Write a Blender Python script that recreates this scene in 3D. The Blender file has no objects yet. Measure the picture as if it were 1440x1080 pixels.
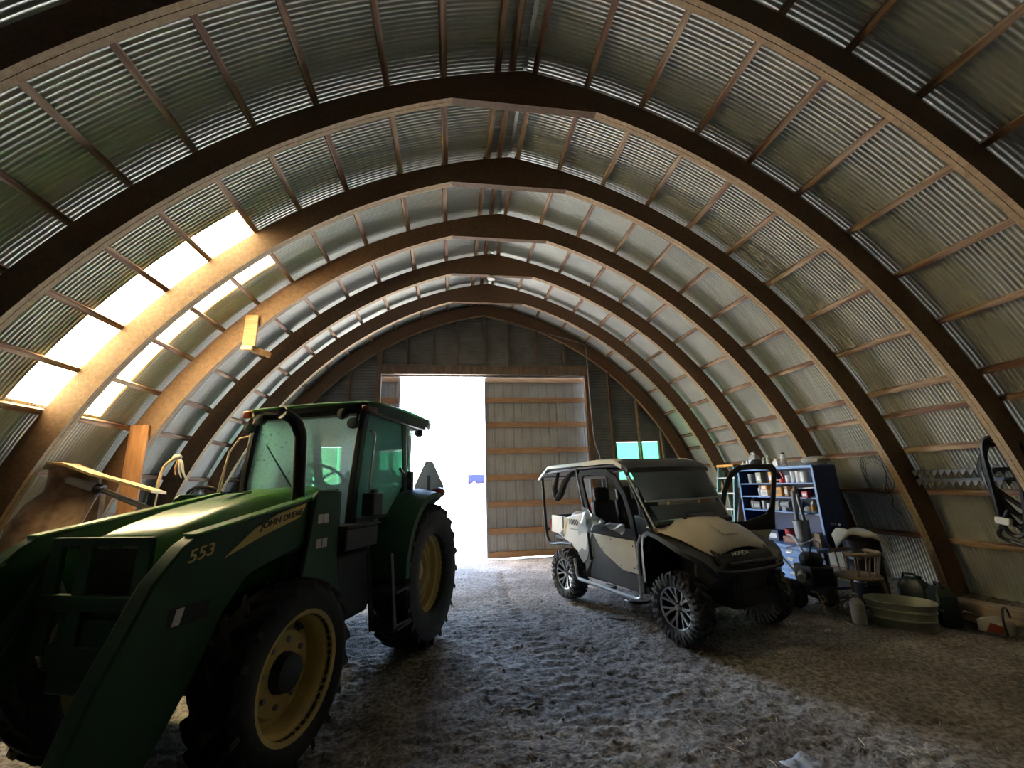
import bpy, bmesh, math, random
import numpy as np
from mathutils import Vector, Matrix, Euler
random.seed(7); np.random.seed(7)
PI = math.pi
sc = bpy.context.scene
col = sc.collection

# ------------------------------------------------------------------ camera
def look_axes(yaw, pitch, roll):
    f = Vector((math.sin(yaw)*math.cos(pitch), math.cos(yaw)*math.cos(pitch), math.sin(pitch)))
    r = Vector((math.cos(yaw), -math.sin(yaw), 0)); u = r.cross(f)
    r2 = r*math.cos(roll) + u*math.sin(roll); u2 = -r*math.sin(roll) + u*math.cos(roll)
    return r2, u2, f
r_, u_, f_ = look_axes(.148, .2376, -.0318)
cd = bpy.data.cameras.new('camera'); cam = bpy.data.objects.new('camera', cd); col.objects.link(cam)
cd.sensor_fit = 'HORIZONTAL'; cd.sensor_width = 36; cd.lens = 585.2/1440*36; cd.clip_start = .02; cd.clip_end = 500
cam.matrix_world = Matrix(((r_.x, u_.x, -f_.x, 0), (r_.y, u_.y, -f_.y, 0), (r_.z, u_.z, -f_.z, 1.6), (0, 0, 0, 1)))
sc.camera = cam

# ------------------------------------------------------------------ sky, sun, exposure
w = bpy.data.worlds.new('sky'); sc.world = w; w.use_nodes = True
nt = w.node_tree; bg = nt.nodes['Background']
sky = nt.nodes.new('ShaderNodeTexSky'); sky.sky_type = 'NISHITA'; sky.sun_disc = False
sky.sun_elevation = math.radians(48); sky.sun_rotation = math.radians(-80); sky.air_density = 1.0; sky.dust_density = 1.6
nt.links.new(sky.outputs[0], bg.inputs[0]); bg.inputs[1].default_value = .52
sd = bpy.data.lights.new('sun', 'SUN'); sun = bpy.data.objects.new('sun', sd); col.objects.link(sun)
sd.energy = 9.5; sd.angle = math.radians(.6); sd.color = (1, .95, .87)
sun.rotation_euler = Vector((.80, .10, -.84)).to_track_quat('-Z', 'Y').to_euler()
pd = bpy.data.lights.new('doorway_portal', 'AREA'); portal = bpy.data.objects.new('doorway_portal', pd); col.objects.link(portal)
pd.shape = 'RECTANGLE'; pd.size = 2.0; pd.size_y = 4.2; pd.cycles.is_portal = True
portal.location = (-.2, 9.95, 2.1); portal.rotation_euler = (math.radians(-90), 0, 0)
vs = sc.view_settings; vs.view_transform = 'Standard'; vs.look = 'None'; vs.gamma = 1; vs.use_curve_mapping = False
vs.exposure = 3.05

# ------------------------------------------------------------------ helpers
class MB:
    def __init__(s): s.v = []; s.f = []
    def add(s, vs, fs):
        o = len(s.v); s.v += [tuple(v) for v in vs]; s.f += [tuple(i+o for i in f) for f in fs]; return s
    def box(s, c, size, rot=None):
        c = Vector(c); h = Vector(size)/2; P = []
        for x in (-1, 1):
            for y in (-1, 1):
                for z in (-1, 1):
                    p = Vector((x*h.x, y*h.y, z*h.z))
                    if rot is not None: p = Euler(rot).to_matrix() @ p
                    P.append(c+p)
        return s.add(P, [(0, 1, 3, 2), (4, 6, 7, 5), (0, 4, 5, 1), (2, 3, 7, 6), (0, 2, 6, 4), (1, 5, 7, 3)])
    def bx(s, x0, x1, y0, y1, z0, z1): return s.box(((x0+x1)/2, (y0+y1)/2, (z0+z1)/2), (x1-x0, y1-y0, z1-z0))
    def beam(s, p0, p1, a, b, up=(0, 0, 1)):
        p0 = Vector(p0); p1 = Vector(p1); d = (p1-p0).normalized(); sd_ = d.cross(Vector(up))
        if sd_.length < 1e-4: sd_ = d.cross(Vector((1, 0, 0)))
        sd_.normalize(); u = sd_.cross(d); P = []
        for p in (p0, p1):
            for i, j in ((-1, -1), (1, -1), (1, 1), (-1, 1)): P.append(p+sd_*i*a/2+u*j*b/2)
        return s.add(P, [(0, 3, 2, 1), (4, 5, 6, 7), (0, 1, 5, 4), (1, 2, 6, 5), (2, 3, 7, 6), (3, 0, 4, 7)])
    def tube(s, pts, r, n=8, closed=False):
        pts = [Vector(p) for p in pts]; m = len(pts); rs = r if isinstance(r, (list, tuple)) else [r]*m
        P = []; ref = None
        for i, p in enumerate(pts):
            a = pts[i-1] if (i > 0 or closed) else p; b = pts[(i+1) % m] if (i < m-1 or closed) else p
            d = (b-a).normalized()
            if ref is None:
                ref = d.orthogonal().normalized()
            else:
                ref = (ref - d*ref.dot(d))
                ref = ref.normalized() if ref.length > 1e-6 else d.orthogonal().normalized()
            q = d.cross(ref)
            for k in range(n):
                t = 2*PI*k/n; P.append(p+(ref*math.cos(t)+q*math.sin(t))*rs[i])
        F = []
        for i in range(m if closed else m-1):
            j = (i+1) % m
            for k in range(n):
                l = (k+1) % n; F.append((i*n+k, i*n+l, j*n+l, j*n+k))
        if not closed: F.append(tuple(reversed(range(n)))); F.append(tuple((m-1)*n+k for k in range(n)))
        return s.add(P, F)
    def lathe(s, prof, n=24, M=None, closed=False):
        # prof: (r, h) along local Z of M
        M = M or Matrix(); P = []; m = len(prof)
        for r, h in prof:
            for k in range(n):
                t = 2*PI*k/n; P.append(M @ Vector((r*math.cos(t), r*math.sin(t), h)))
        F = []
        for i in range(m if closed else m-1):
            j = (i+1) % m
            for k in range(n):
                l = (k+1) % n; F.append((i*n+k, i*n+l, j*n+l, j*n+k))
        if not closed:
            if prof[0][0] > 1e-4: F.append(tuple(reversed(range(n))))
            if prof[-1][0] > 1e-4: F.append(tuple((m-1)*n+k for k in range(n)))
        return s.add(P, F)
    def cyl(s, p0, p1, r, n=16): return s.tube([p0, p1], r, n)
    def side(s, poly, y0, y1):                      # (x,z) polygon extruded along y
        n = len(poly); P = [(x, y0, z) for x, z in poly]+[(x, y1, z) for x, z in poly]
        return s.add(P, [tuple(range(n)), tuple(reversed(range(n, 2*n)))]+[(i, i+n, (i+1) % n+n, (i+1) % n) for i in range(n)])
    def prism(s, poly, M, h):                       # (u,v) polygon in frame M extruded h along local z
        n = len(poly); P = [M @ Vector((u, v, 0)) for u, v in poly]+[M @ Vector((u, v, h)) for u, v in poly]
        return s.add(P, [tuple(reversed(range(n))), tuple(range(n, 2*n))]+[(i, (i+1) % n, (i+1) % n+n, i+n) for i in range(n)])
    def ring(s, outer, inner, M, h):                # frame with an opening; outer and inner have equal counts
        n = len(outer); P = []
        for z in (0, h): P += [M @ Vector((u, v, z)) for u, v in outer]+[M @ Vector((u, v, z)) for u, v in inner]
        F = []
        for i in range(n):
            j = (i+1) % n
            F += [(i, n+i, n+j, j), (2*n+i, 2*n+j, 3*n+j, 3*n+i), (i, j, 2*n+j, 2*n+i), (n+i, 3*n+i, 3*n+j, n+j)]
        return s.add(P, F)
    def loft(s, rings, closed=True, cap=True):
        n = len(rings[0]); P = [p for r in rings for p in r]; F = []
        for i in range(len(rings)-1):
            for k in range(n if closed else n-1):
                l = (k+1) % n; F.append((i*n+k, i*n+l, (i+1)*n+l, (i+1)*n+k))
        if cap and closed: F.append(tuple(reversed(range(n)))); F.append(tuple((len(rings)-1)*n+k for k in range(n)))
        return s.add(P, F)
    def ball(s, c, r, n=10, sq=(1, 1, 1)):
        c = Vector(c); prof = [(max(1e-5, r*math.sin(PI*i/n)), -r*math.cos(PI*i/n)) for i in range(n+1)]
        return s.lathe(prof, n*2, Matrix.Translation(c) @ Matrix.Diagonal((*sq, 1)))
    def mesh(s, name, m=None, sharp=35):
        me = bpy.data.meshes.new(name); me.from_pydata(s.v, [], s.f); me.update()
        b = bmesh.new(); b.from_mesh(me); bmesh.ops.recalc_face_normals(b, faces=b.faces); b.to_mesh(me); b.free()
        me.polygons.foreach_set('use_smooth', [True]*len(me.polygons)); me.set_sharp_from_angle(angle=math.radians(sharp))
        if m is not None: me.materials.append(m)
        return me
    def build(s, name, m=None, parent=None, bev=0, sharp=35, loc=None, rot=None, solid=0):
        o = bpy.data.objects.new(name, s.mesh(name, m, sharp)); col.objects.link(o)
        if parent is not None: o.parent = parent
        if loc is not None: o.location = loc
        if rot is not None: o.rotation_euler = rot
        if solid:
            d = o.modifiers.new('thickness', 'SOLIDIFY'); d.thickness = solid; d.offset = 0
        if bev:
            d = o.modifiers.new('bevel', 'BEVEL'); d.width = bev; d.segments = 2; d.limit_method = 'ANGLE'; d.angle_limit = math.radians(40)
        return o
def tag(o, label, cat, group=None, kind=None):
    if label: o['label'] = label
    if cat: o['category'] = cat
    if group: o['group'] = group
    if kind: o['kind'] = kind
    return o
def thing(name, label=None, cat=None, loc=(0, 0, 0), rz=0, group=None, kind=None):
    o = bpy.data.objects.new(name, None); col.objects.link(o); o.empty_display_size = .1
    o.location = loc; o.rotation_euler = (0, 0, rz); return tag(o, label, cat, group, kind)
def link(name, me, parent=None, loc=(0, 0, 0), rot=(0, 0, 0), scale=(1, 1, 1)):
    o = bpy.data.objects.new(name, me); col.objects.link(o); o.parent = parent; o.location = loc; o.rotation_euler = rot; o.scale = scale; return o
def copy_tree(o, parent=None):
    c = o.copy(); col.objects.link(c)
    if parent is not None: c.parent = parent
    for ch in list(o.children): copy_tree(ch, c)
    return c
def RX(a): return Matrix.Rotation(a, 4, 'X')
def RY(a): return Matrix.Rotation(a, 4, 'Y')
def RZ(a): return Matrix.Rotation(a, 4, 'Z')
def T(*p): return Matrix.Translation(Vector(p))
def frame(o, u, v):                                 # local x along u, local y along v (made square), z = u x v
    u = Vector(u).normalized(); z = u.cross(Vector(v)).normalized(); v = z.cross(u)
    return Matrix(((u.x, v.x, z.x, o[0]), (u.y, v.y, z.y, o[1]), (u.z, v.z, z.z, o[2]), (0, 0, 0, 1)))
def smooth_path(pts, k=6, closed=False):
    pts = [Vector(p) for p in pts]; n = len(pts); out = []
    for i in range(n if closed else n-1):
        g = (lambda j: pts[j % n]) if closed else (lambda j: pts[max(0, min(n-1, j))])
        a, b, c, d = g(i-1), g(i), g(i+1), g(i+2)
        for t in range(k):
            t /= k; out.append(.5*((2*b)+(c-a)*t+(2*a-5*b+4*c-d)*t*t+(3*b-a-3*c+d)*t**3))
    if not closed: out.append(pts[-1])
    return out
def lettering(name, s, size, m, parent, M, ext=.002, shear=0, wide=1):
    cu = bpy.data.curves.new(name, 'FONT'); cu.body = s; cu.size = size; cu.extrude = ext; cu.shear = shear; cu.offset = size*.012
    cu.align_x = 'CENTER'; cu.align_y = 'CENTER'
    tmp = bpy.data.objects.new(name+'_curve', cu); col.objects.link(tmp)
    dg = bpy.context.evaluated_depsgraph_get(); me = bpy.data.meshes.new_from_object(tmp.evaluated_get(dg))
    bpy.data.objects.remove(tmp); me.transform(Matrix.Diagonal((wide, 1, 1, 1))); me.materials.clear(); me.materials.append(m)
    o = bpy.data.objects.new(name, me); col.objects.link(o); o.parent = parent; o.matrix_local = M; return o

# ------------------------------------------------------------------ materials
def mat(name, c, rough=.6, metal=0, c2=None, nscale=6, stretch=(1, 1, 1), bump=0, bscale=None, spec=.5, lo=.35, hi=.65, detail=5, coat=0, rnd=False):
    m = bpy.data.materials.new(name); m.use_nodes = True; t = m.node_tree; b = t.nodes['Principled BSDF']
    b.inputs['Base Color'].default_value = (*c, 1); b.inputs['Roughness'].default_value = rough
    b.inputs['Metallic'].default_value = metal; b.inputs['Specular IOR Level'].default_value = spec; b.inputs['Coat Weight'].default_value = coat
    if c2 is not None or bump:
        tc = t.nodes.new('ShaderNodeTexCoord'); mp = t.nodes.new('ShaderNodeMapping'); mp.inputs['Scale'].default_value = stretch
        t.links.new(tc.outputs['Object'], mp.inputs['Vector'])
        if rnd:
            oi = t.nodes.new('ShaderNodeObjectInfo'); vm = t.nodes.new('ShaderNodeVectorMath'); vm.operation = 'SCALE'; vm.inputs[0].default_value = (37, 53, 71)
            t.links.new(oi.outputs['Random'], vm.inputs['Scale']); t.links.new(vm.outputs[0], mp.inputs['Location'])
    if c2 is not None:
        n = t.nodes.new('ShaderNodeTexNoise'); n.inputs['Scale'].default_value = nscale; n.inputs['Detail'].default_value = detail
        t.links.new(mp.outputs[0], n.inputs['Vector'])
        r = t.nodes.new('ShaderNodeValToRGB'); e = r.color_ramp.elements
        e[0].position = lo; e[0].color = (*c, 1); e[1].position = hi; e[1].color = (*c2, 1)
        t.links.new(n.outputs['Fac'], r.inputs[0]); t.links.new(r.outputs[0], b.inputs['Base Color'])
    if bump:
        n2 = t.nodes.new('ShaderNodeTexNoise'); n2.inputs['Scale'].default_value = bscale or nscale*3; n2.inputs['Detail'].default_value = 6
        t.links.new(mp.outputs[0], n2.inputs['Vector'])
        bp = t.nodes.new('ShaderNodeBump'); bp.inputs['Strength'].default_value = bump; bp.inputs['Distance'].default_value = .02
        t.links.new(n2.outputs['Fac'], bp.inputs['Height']); t.links.new(bp.outputs[0], b.inputs['Normal'])
    return m
def glass(name, c, a, rough=.05, dirt=.0, dust=(.7, .73, .69)):          # thin dusty pane: mostly clear, a little dust film and gloss
    m = bpy.data.materials.new(name); m.use_nodes = True; t = m.node_tree; t.nodes.remove(t.nodes['Principled BSDF'])
    out = t.nodes['Material Output']; tr = t.nodes.new('ShaderNodeBsdfTransparent'); tr.inputs[0].default_value = (*c, 1)
    gl = t.nodes.new('ShaderNodeBsdfGlossy'); gl.inputs['Roughness'].default_value = rough
    df = t.nodes.new('ShaderNodeBsdfDiffuse'); df.inputs[0].default_value = (*dust, 1)
    tl = t.nodes.new('ShaderNodeBsdfTranslucent'); tl.inputs[0].default_value = (*dust, 1)
    ad = t.nodes.new('ShaderNodeMixShader'); ad.inputs[0].default_value = .6; t.links.new(df.outputs[0], ad.inputs[1]); t.links.new(tl.outputs[0], ad.inputs[2])
    n = t.nodes.new('ShaderNodeTexNoise'); n.inputs['Scale'].default_value = 26; n.inputs['Detail'].default_value = 9
    mr = t.nodes.new('ShaderNodeMapRange'); mr.inputs['From Min'].default_value = .35; mr.inputs['From Max'].default_value = .7
    mr.inputs['To Min'].default_value = dirt*.93; mr.inputs['To Max'].default_value = dirt*1.07; t.links.new(n.outputs['Fac'], mr.inputs['Value'])
    m1 = t.nodes.new('ShaderNodeMixShader'); t.links.new(mr.outputs[0], m1.inputs[0]); t.links.new(tr.outputs[0], m1.inputs[1]); t.links.new(ad.outputs[0], m1.inputs[2])
    fr = t.nodes.new('ShaderNodeFresnel'); fr.inputs[0].default_value = 1.35
    m2 = t.nodes.new('ShaderNodeMixShader'); t.links.new(fr.outputs[0], m2.inputs[0]); t.links.new(m1.outputs[0], m2.inputs[1]); t.links.new(gl.outputs[0], m2.inputs[2])
    t.links.new(m2.outputs[0], out.inputs[0]); return m
def translucent(name, c, diff=.25, clear=.0):
    m = bpy.data.materials.new(name); m.use_nodes = True; t = m.node_tree; t.nodes.remove(t.nodes['Principled BSDF']); out = t.nodes['Material Output']
    n = t.nodes.new('ShaderNodeTexNoise'); n.inputs['Scale'].default_value = 9; n.inputs['Detail'].default_value = 6
    r = t.nodes.new('ShaderNodeValToRGB'); e = r.color_ramp.elements; e[0].position = .3; e[1].position = .6
    e[0].color = (*[x*.72 for x in c], 1); e[1].color = (*c, 1); t.links.new(n.outputs['Fac'], r.inputs[0])
    tl = t.nodes.new('ShaderNodeBsdfTranslucent'); df = t.nodes.new('ShaderNodeBsdfDiffuse'); tr = t.nodes.new('ShaderNodeBsdfTransparent')
    for q in (tl, df, tr): t.links.new(r.outputs[0], q.inputs[0])
    a = t.nodes.new('ShaderNodeMixShader'); a.inputs[0].default_value = diff; t.links.new(tl.outputs[0], a.inputs[1]); t.links.new(df.outputs[0], a.inputs[2])
    b = t.nodes.new('ShaderNodeMixShader'); b.inputs[0].default_value = clear; t.links.new(a.outputs[0], b.inputs[1]); t.links.new(tr.outputs[0], b.inputs[2])
    t.links.new(b.outputs[0], out.inputs[0]); return m
M_ = {}
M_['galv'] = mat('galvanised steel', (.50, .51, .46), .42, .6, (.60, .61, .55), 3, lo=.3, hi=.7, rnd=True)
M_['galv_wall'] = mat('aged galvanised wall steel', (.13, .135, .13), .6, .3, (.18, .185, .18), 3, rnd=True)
M_['galv_new'] = mat('ribbed door steel', (.32, .325, .32), .5, .35, (.40, .405, .40), 2)
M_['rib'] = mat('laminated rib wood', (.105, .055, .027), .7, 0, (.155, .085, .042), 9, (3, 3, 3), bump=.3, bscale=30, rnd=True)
M_['rib_lit_underside'] = mat('rib wood lit underside', (.34, .225, .125), .75, 0, (.44, .31, .19), 9, (3, 3, 3), bump=.2, bscale=30, rnd=True)  # rib undersides painted lighter than the faces, for light from below
M_['purlin'] = mat('weathered purlin wood', (.17, .082, .05), .7, 0, (.50, .36, .23), 2.2, (9, 1.4, 9), bump=.3, bscale=8, lo=.42, hi=.66, rnd=True)
M_['post'] = mat('reddish plank', (.30, .13, .05), .7, 0, (.42, .20, .08), 3, (8, 8, 1), bump=.2, rnd=True)
M_['doorwood'] = mat('door girt wood', (.30, .16, .075), .7, 0, (.40, .235, .125), 3, (1.2, 8, 8), bump=.2, rnd=True)
M_['studwood'] = mat('dark framing wood', (.10, .07, .05), .8, 0, (.18, .13, .09), 3, (8, 8, 1.2), bump=.2, rnd=True)
M_['skylight'] = translucent('yellowed fibreglass', (.97, .79, .42), .08, .0)
M_['green_pane'] = translucent('green fibreglass', (.04, .25, .10), .2)
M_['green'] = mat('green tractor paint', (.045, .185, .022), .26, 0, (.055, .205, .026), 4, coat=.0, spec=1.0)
M_['green_dark'] = mat('shaded green paint', (.012, .060, .020), .5, 0, (.018, .074, .026), 5)  # tractor green darkened to hold the shade on loader, chassis and fenders
M_['yellow'] = mat('yellow wheel paint', (.60, .46, .14), .5, 0, (.46, .34, .11), 6)
M_['black'] = mat('black painted metal', (.012, .012, .014), .4)
M_['blackplastic'] = mat('black plastic', (.018, .018, .02), .5, 0, (.028, .028, .03), 8)
M_['rubber'] = mat('tire rubber', (.012, .012, .013), .75, 0, (.028, .026, .024), 10, bump=.2)
M_['rubber_dusty'] = mat('dusty tire rubber', (.022, .022, .024), .7, 0, (.075, .072, .07), 9, bump=.2)
M_['grey'] = mat('grey metal', (.25, .25, .25), .4, .6)
M_['chrome'] = mat('bright metal', (.7, .7, .72), .2, 1)
M_['machined'] = mat('machined alloy', (.75, .76, .78), .28, .9)
M_['steelrod'] = mat('cylinder rod', (.55, .55, .55), .3, .9)
M_['beige'] = mat('sand coloured plastic', (.52, .47, .36), .42, 0, (.60, .55, .43), 3)
M_['white'] = mat('white plastic', (.75, .76, .76), .5)
M_['offwhite'] = mat('off white paint', (.62, .60, .54), .6, 0, (.5, .48, .42), 8)
M_['silver'] = mat('silver plastic', (.48, .50, .52), .35, .2)
M_['fabric'] = mat('black fabric', (.02, .02, .022), .9, 0, (.03, .03, .033), 20, bump=.2)
M_['seat'] = mat('dark seat vinyl', (.012, .012, .02), .6)
M_['headliner'] = mat('pale cab lining', (.50, .50, .44), .9, 0, (.58, .58, .52), 6)
M_['cabgrey'] = mat('grey cab trim', (.24, .24, .21), .7, 0, (.30, .30, .27), 6)
M_['orange'] = mat('orange lens', (.85, .17, .03), .3); M_['red'] = mat('red plastic', (.5, .03, .03), .4); M_['redlens'] = mat('dark red lens', (.16, .02, .015), .3)
M_['lamp'] = mat('lamp lens', (.30, .31, .29), .25, .3)
M_['worklens'] = mat('dusty work lamp lens', (.10, .105, .10), .35)
M_['glass'] = glass('dusty cab glass', (.92, .98, .95), .8, .05, .34)
M_['sideglass'] = glass('tinted dusty side glass', (.74, .96, .96), .8, .05, .50, (.50, .86, .88))
M_['tint'] = glass('clear windshield', (.86, .88, .86), .8, .08, .10)
M_['smoke'] = glass('smoked windshield', (.35, .40, .42), .5, .15, .16)
M_['vinyl'] = glass('clear vinyl', (.90, .92, .92), .8, .22, .60)
M_['sickle'] = mat('dark worn blade steel', (.10, .085, .075), .6, .3, (.16, .14, .125), 9)
M_['decal'] = mat('yellow decal', (.62, .48, .16), .5); M_['decalblack'] = mat('black print', (.015, .015, .015), .5)
M_['blue'] = mat('blue shelf paint', (.12, .25, .52), .45, 0, (.16, .30, .58), 5); M_['navy_and_shade'] = mat('dark blue and shaded shelf blue', (.012, .03, .10), .5)  # the darker blue is the shelf paint with the side panels' shade put in
M_['rust'] = mat('rusty steel', (.24, .145, .09), .85, 0, (.48, .33, .22), 7, (1, 1, 1), bump=.5, bscale=14)
M_['rustlip'] = mat('worn bucket lip', (.50, .36, .19), .6, .2, (.62, .46, .26), 9)
M_['oldpaint'] = mat('old grey paint', (.35, .37, .38), .5, .2, (.46, .48, .50), 8)
M_['oldblue'] = mat('old dull blue paint', (.06, .09, .13), .6, 0, (.10, .12, .15), 6)
M_['hose'] = mat('black hose', (.012, .012, .013), .35)
M_['galvtub'] = mat('dull zinc tub', (.34, .35, .27), .5, .4, (.24, .25, .20), 5, rnd=True)
M_['canvas'] = mat('dirty canvas', (.32, .30, .26), .9, 0, (.42, .40, .35), 6, bump=.3)
M_['tan'] = mat('tan cardboard', (.42, .30, .18), .8); M_['amber'] = mat('amber carton', (.75, .34, .04), .5)
M_['laddergreen'] = mat('pale green fibreglass', (.16, .36, .33), .4); M_['greyplastic'] = mat('grey plastic', (.3, .31, .32), .5)
M_['greenjug'] = mat('dark green plastic', (.010, .022, .018), .45); M_['chairwood'] = mat('old chair wood', (.20, .15, .10), .7, 0, (.28, .21, .15), 4, (4, 4, 4))
M_['paper'] = mat('crumpled paper', (.62, .66, .70), .7); M_['scrap'] = mat('cloudy plastic', (.36, .39, .43), .35); M_['pink'] = mat('pink cloth', (.6, .12, .2), .8)
M_['oldwood'] = mat('grey weathered timber', (.28, .21, .15), .85, 0, (.42, .33, .25), 3, (1, 8, 8), bump=.4)
M_['signblue'] = mat('sign blue', (.010, .014, .05), .6, spec=.2); M_['signlilac'] = mat('sign violet', (.012, .007, .03), .6, spec=.2)
# ------------------------------------------------------------------ the barn shell
XC, AO, ZC = .7785, 1.063, -.6153                  # arch: each half is an arc about (XC -/+ AO, ZC)
RI, RO, RP, RS = 6.4218, 6.695, 6.772, 6.778        # rib inner and outer radius, purlin top, sheet
Y1, SP, YW = 3.543, 1.2391, 9.7385
def arc(side, r, th, y=0): return Vector((XC+side*(r*math.cos(th)-AO), y, ZC+r*math.sin(th)))
def apex(r): return math.acos(AO/r)
def arch_half(z, r):                                # half width of the arch at height z
    return max(0, math.sqrt(max(0, r*r-(z-ZC)**2))-AO)
D = math.radians

# floor: trampled dirt, built as real relief
def vnoise(X, Y, s, seed):
    rs = np.random.RandomState(seed); G = rs.rand(256, 256)
    x = X*s+100; y = Y*s+100; i = np.floor(x).astype(int); j = np.floor(y).astype(int); u = x-i; v = y-j
    u = u*u*(3-2*u); v = v*v*(3-2*v); i %= 255; j %= 255
    return (G[i, j]*(1-u)+G[i+1, j]*u)*(1-v)+(G[i, j+1]*(1-u)+G[i+1, j+1]*u)*v
TRK = [(.95, 8.6), (.86, 6.6), (.85, 5.2), (.93, 4.2), (1.02, 3.3), (1.12, 2.3), (1.25, 1.0)]
def fheight(X, Y):
    X = np.asarray(X, float); Y = np.asarray(Y, float)
    h = (vnoise(X, Y, .8, 1)-.5)*.035+(vnoise(X, Y, 2.6, 2)-.5)*.020
    damp = .35+.65*np.clip((8.2-Y)/3, 0, 1)
    h = h+damp*((vnoise(X*.9+.3*Y, Y*1.5, 6.3, 3)-.5)*.016+(vnoise(X-.4*Y, Y*1.3+.2*X, 15.1, 4)-.5)*.017+(np.abs(vnoise(X+.2*Y, Y, 24.7, 5)-.5))*.026+(vnoise(X+.5*Y, Y-.3*X, 36.3, 6)-.5)*.010)
    h = h+.02*np.clip((np.abs(X-XC)-4.9)/.6, 0, 1)*10*.5
    ty = np.array([p[1] for p in TRK][::-1]); tx = np.array([p[0] for p in TRK][::-1])
    for off, wd in ((0, .14), (-1.25, .12)):
        c = np.interp(Y, ty, tx)+off; d = X-c; m = np.clip(1.25-np.abs(d)/wd, 0, 1)*((Y > .8) & (Y < 8.6))
        lug = np.sin((Y*38+np.abs(d)*22))
        h = h*(1-.55*m)+m*(-.014+.010*lug)
    return h-.012
nx, ny = 640, 600
xs = np.linspace(-6.2, 7.7, nx); ys = np.concatenate([np.linspace(-8.0, 1.2, 60), np.linspace(1.23, 9.95, ny-60)])
GX, GY = np.meshgrid(xs, ys); GZ = fheight(GX, GY)
me = bpy.data.meshes.new('floor'); V = np.stack([GX, GY, GZ], -1).reshape(-1, 3)
ii = (np.arange(ny-1)[:, None]*nx+np.arange(nx-1)[None, :]).ravel()
me.from_pydata(V.tolist(), [], np.stack([ii, ii+1, ii+nx+1, ii+nx], -1).tolist())
me.polygons.foreach_set('use_smooth', [True]*len(me.polygons))
def dirt_mat():
    m = bpy.data.materials.new('trampled dirt'); m.use_nodes = True; t = m.node_tree; b = t.nodes['Principled BSDF']; b.inputs['Roughness'].default_value = .9; b.inputs['Specular IOR Level'].default_value = .3
    tc = t.nodes.new('ShaderNodeTexCoord')
    def nz(s, d=6):
        n = t.nodes.new('ShaderNodeTexNoise'); n.inputs['Scale'].default_value = s; n.inputs['Detail'].default_value = d; t.links.new(tc.outputs['Object'], n.inputs['Vector']); return n
    def ramp(n, a, ca, b_, cb):
        r = t.nodes.new('ShaderNodeValToRGB'); e = r.color_ramp.elements; e[0].position = a; e[0].color = (*ca, 1); e[1].position = b_; e[1].color = (*cb, 1); t.links.new(n.outputs['Fac'], r.inputs[0]); return r
    r1 = ramp(nz(1.3), .35, (.23, .195, .165), .66, (.46, .42, .385)); r2 = ramp(nz(30), .40, (.36, .35, .34), .60, (1, 1, 1))
    mx = t.nodes.new('ShaderNodeMix'); mx.data_type = 'RGBA'; mx.blend_type = 'MULTIPLY'; mx.inputs[0].default_value = .8
    t.links.new(r1.outputs[0], mx.inputs[6]); t.links.new(r2.outputs[0], mx.inputs[7]); t.links.new(mx.outputs[2], b.inputs['Base Color'])
    n3 = nz(55, 8); bp = t.nodes.new('ShaderNodeBump'); bp.inputs['Strength'].default_value = .9; bp.inputs['Distance'].default_value = .02
    t.links.new(n3.outputs['Fac'], bp.inputs['Height']); t.links.new(bp.outputs[0], b.inputs['Normal']); return m
M_['dirt'] = dirt_mat(); me.materials.append(M_['dirt'])
floor = bpy.data.objects.new('floor', me); col.objects.link(floor); tag(floor, 'trampled grey brown dirt floor with tire tracks', 'floor', kind='structure')
yard_m = mat('pale gravel yard', (.50, .48, .45), .9, 0, (.60, .58, .55), 2, bump=.3)
yo = MB().add([(-60, -60, -.09), (60, -60, -.09), (60, 90, -.09), (-60, 90, -.09)], [(0, 1, 2, 3)]).build('ground_yard', yard_m); tag(yo, 'pale sunlit gravel yard outside the doorway', 'ground', kind='structure')

# the vault: sheets, ribs, purlins are pieces of the ceiling
ceil = thing('ceiling', 'pointed arch vault of corrugated steel sheets on wooden ribs', 'ceiling', kind='structure')
SW = .565; WAVES = 14
def sheet_mesh(side, t0, t1, m, amp=.007):
    ny_ = WAVES*6; nt_ = max(6, int((t1-t0)/.045)); P = []; F = []
    for j in range(nt_+1):
        th = t0+(t1-t0)*j/nt_
        for i in range(ny_+1):
            y = i/ny_*(SW+.03)
            P.append(arc(side, RS+amp+amp*math.sin(2*PI*y/(SW/WAVES)), th, y))
    for j in range(nt_):
        for i in range(ny_):
            a = j*(ny_+1)+i; F.append((a, a+1, a+ny_+2, a+ny_+1))
    me = bpy.data.meshes.new('corrugated_sheet'); me.from_pydata(P, [], F); me.polygons.foreach_set('use_smooth', [True]*len(F)); me.materials.append(m); return me
rows = [(D(4.6), D(27.8)), (D(27.3), D(51.8)), (D(51.3), apex(RS+.01))]
for side in (-1, 1):
    ms = [sheet_mesh(side, a, b, M_['galv']) for a, b in rows]
    sky_me = sheet_mesh(side, *rows[1], M_['skylight'])
    for k in range(-22, 10):
        for r in range(3):
            lift = .0016*((k+r) % 2)
            isky = side < 0 and r == 1 and k in (0, 1)
            o = link('skylight_panel' if isky else 'corrugated_sheet', sky_me if isky else ms[r], ceil, (side*lift, 4.43+SW*k, lift+.004*(r == 2)))
            if isky: o['label'] = 'yellowed translucent fibreglass sheet'
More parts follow.
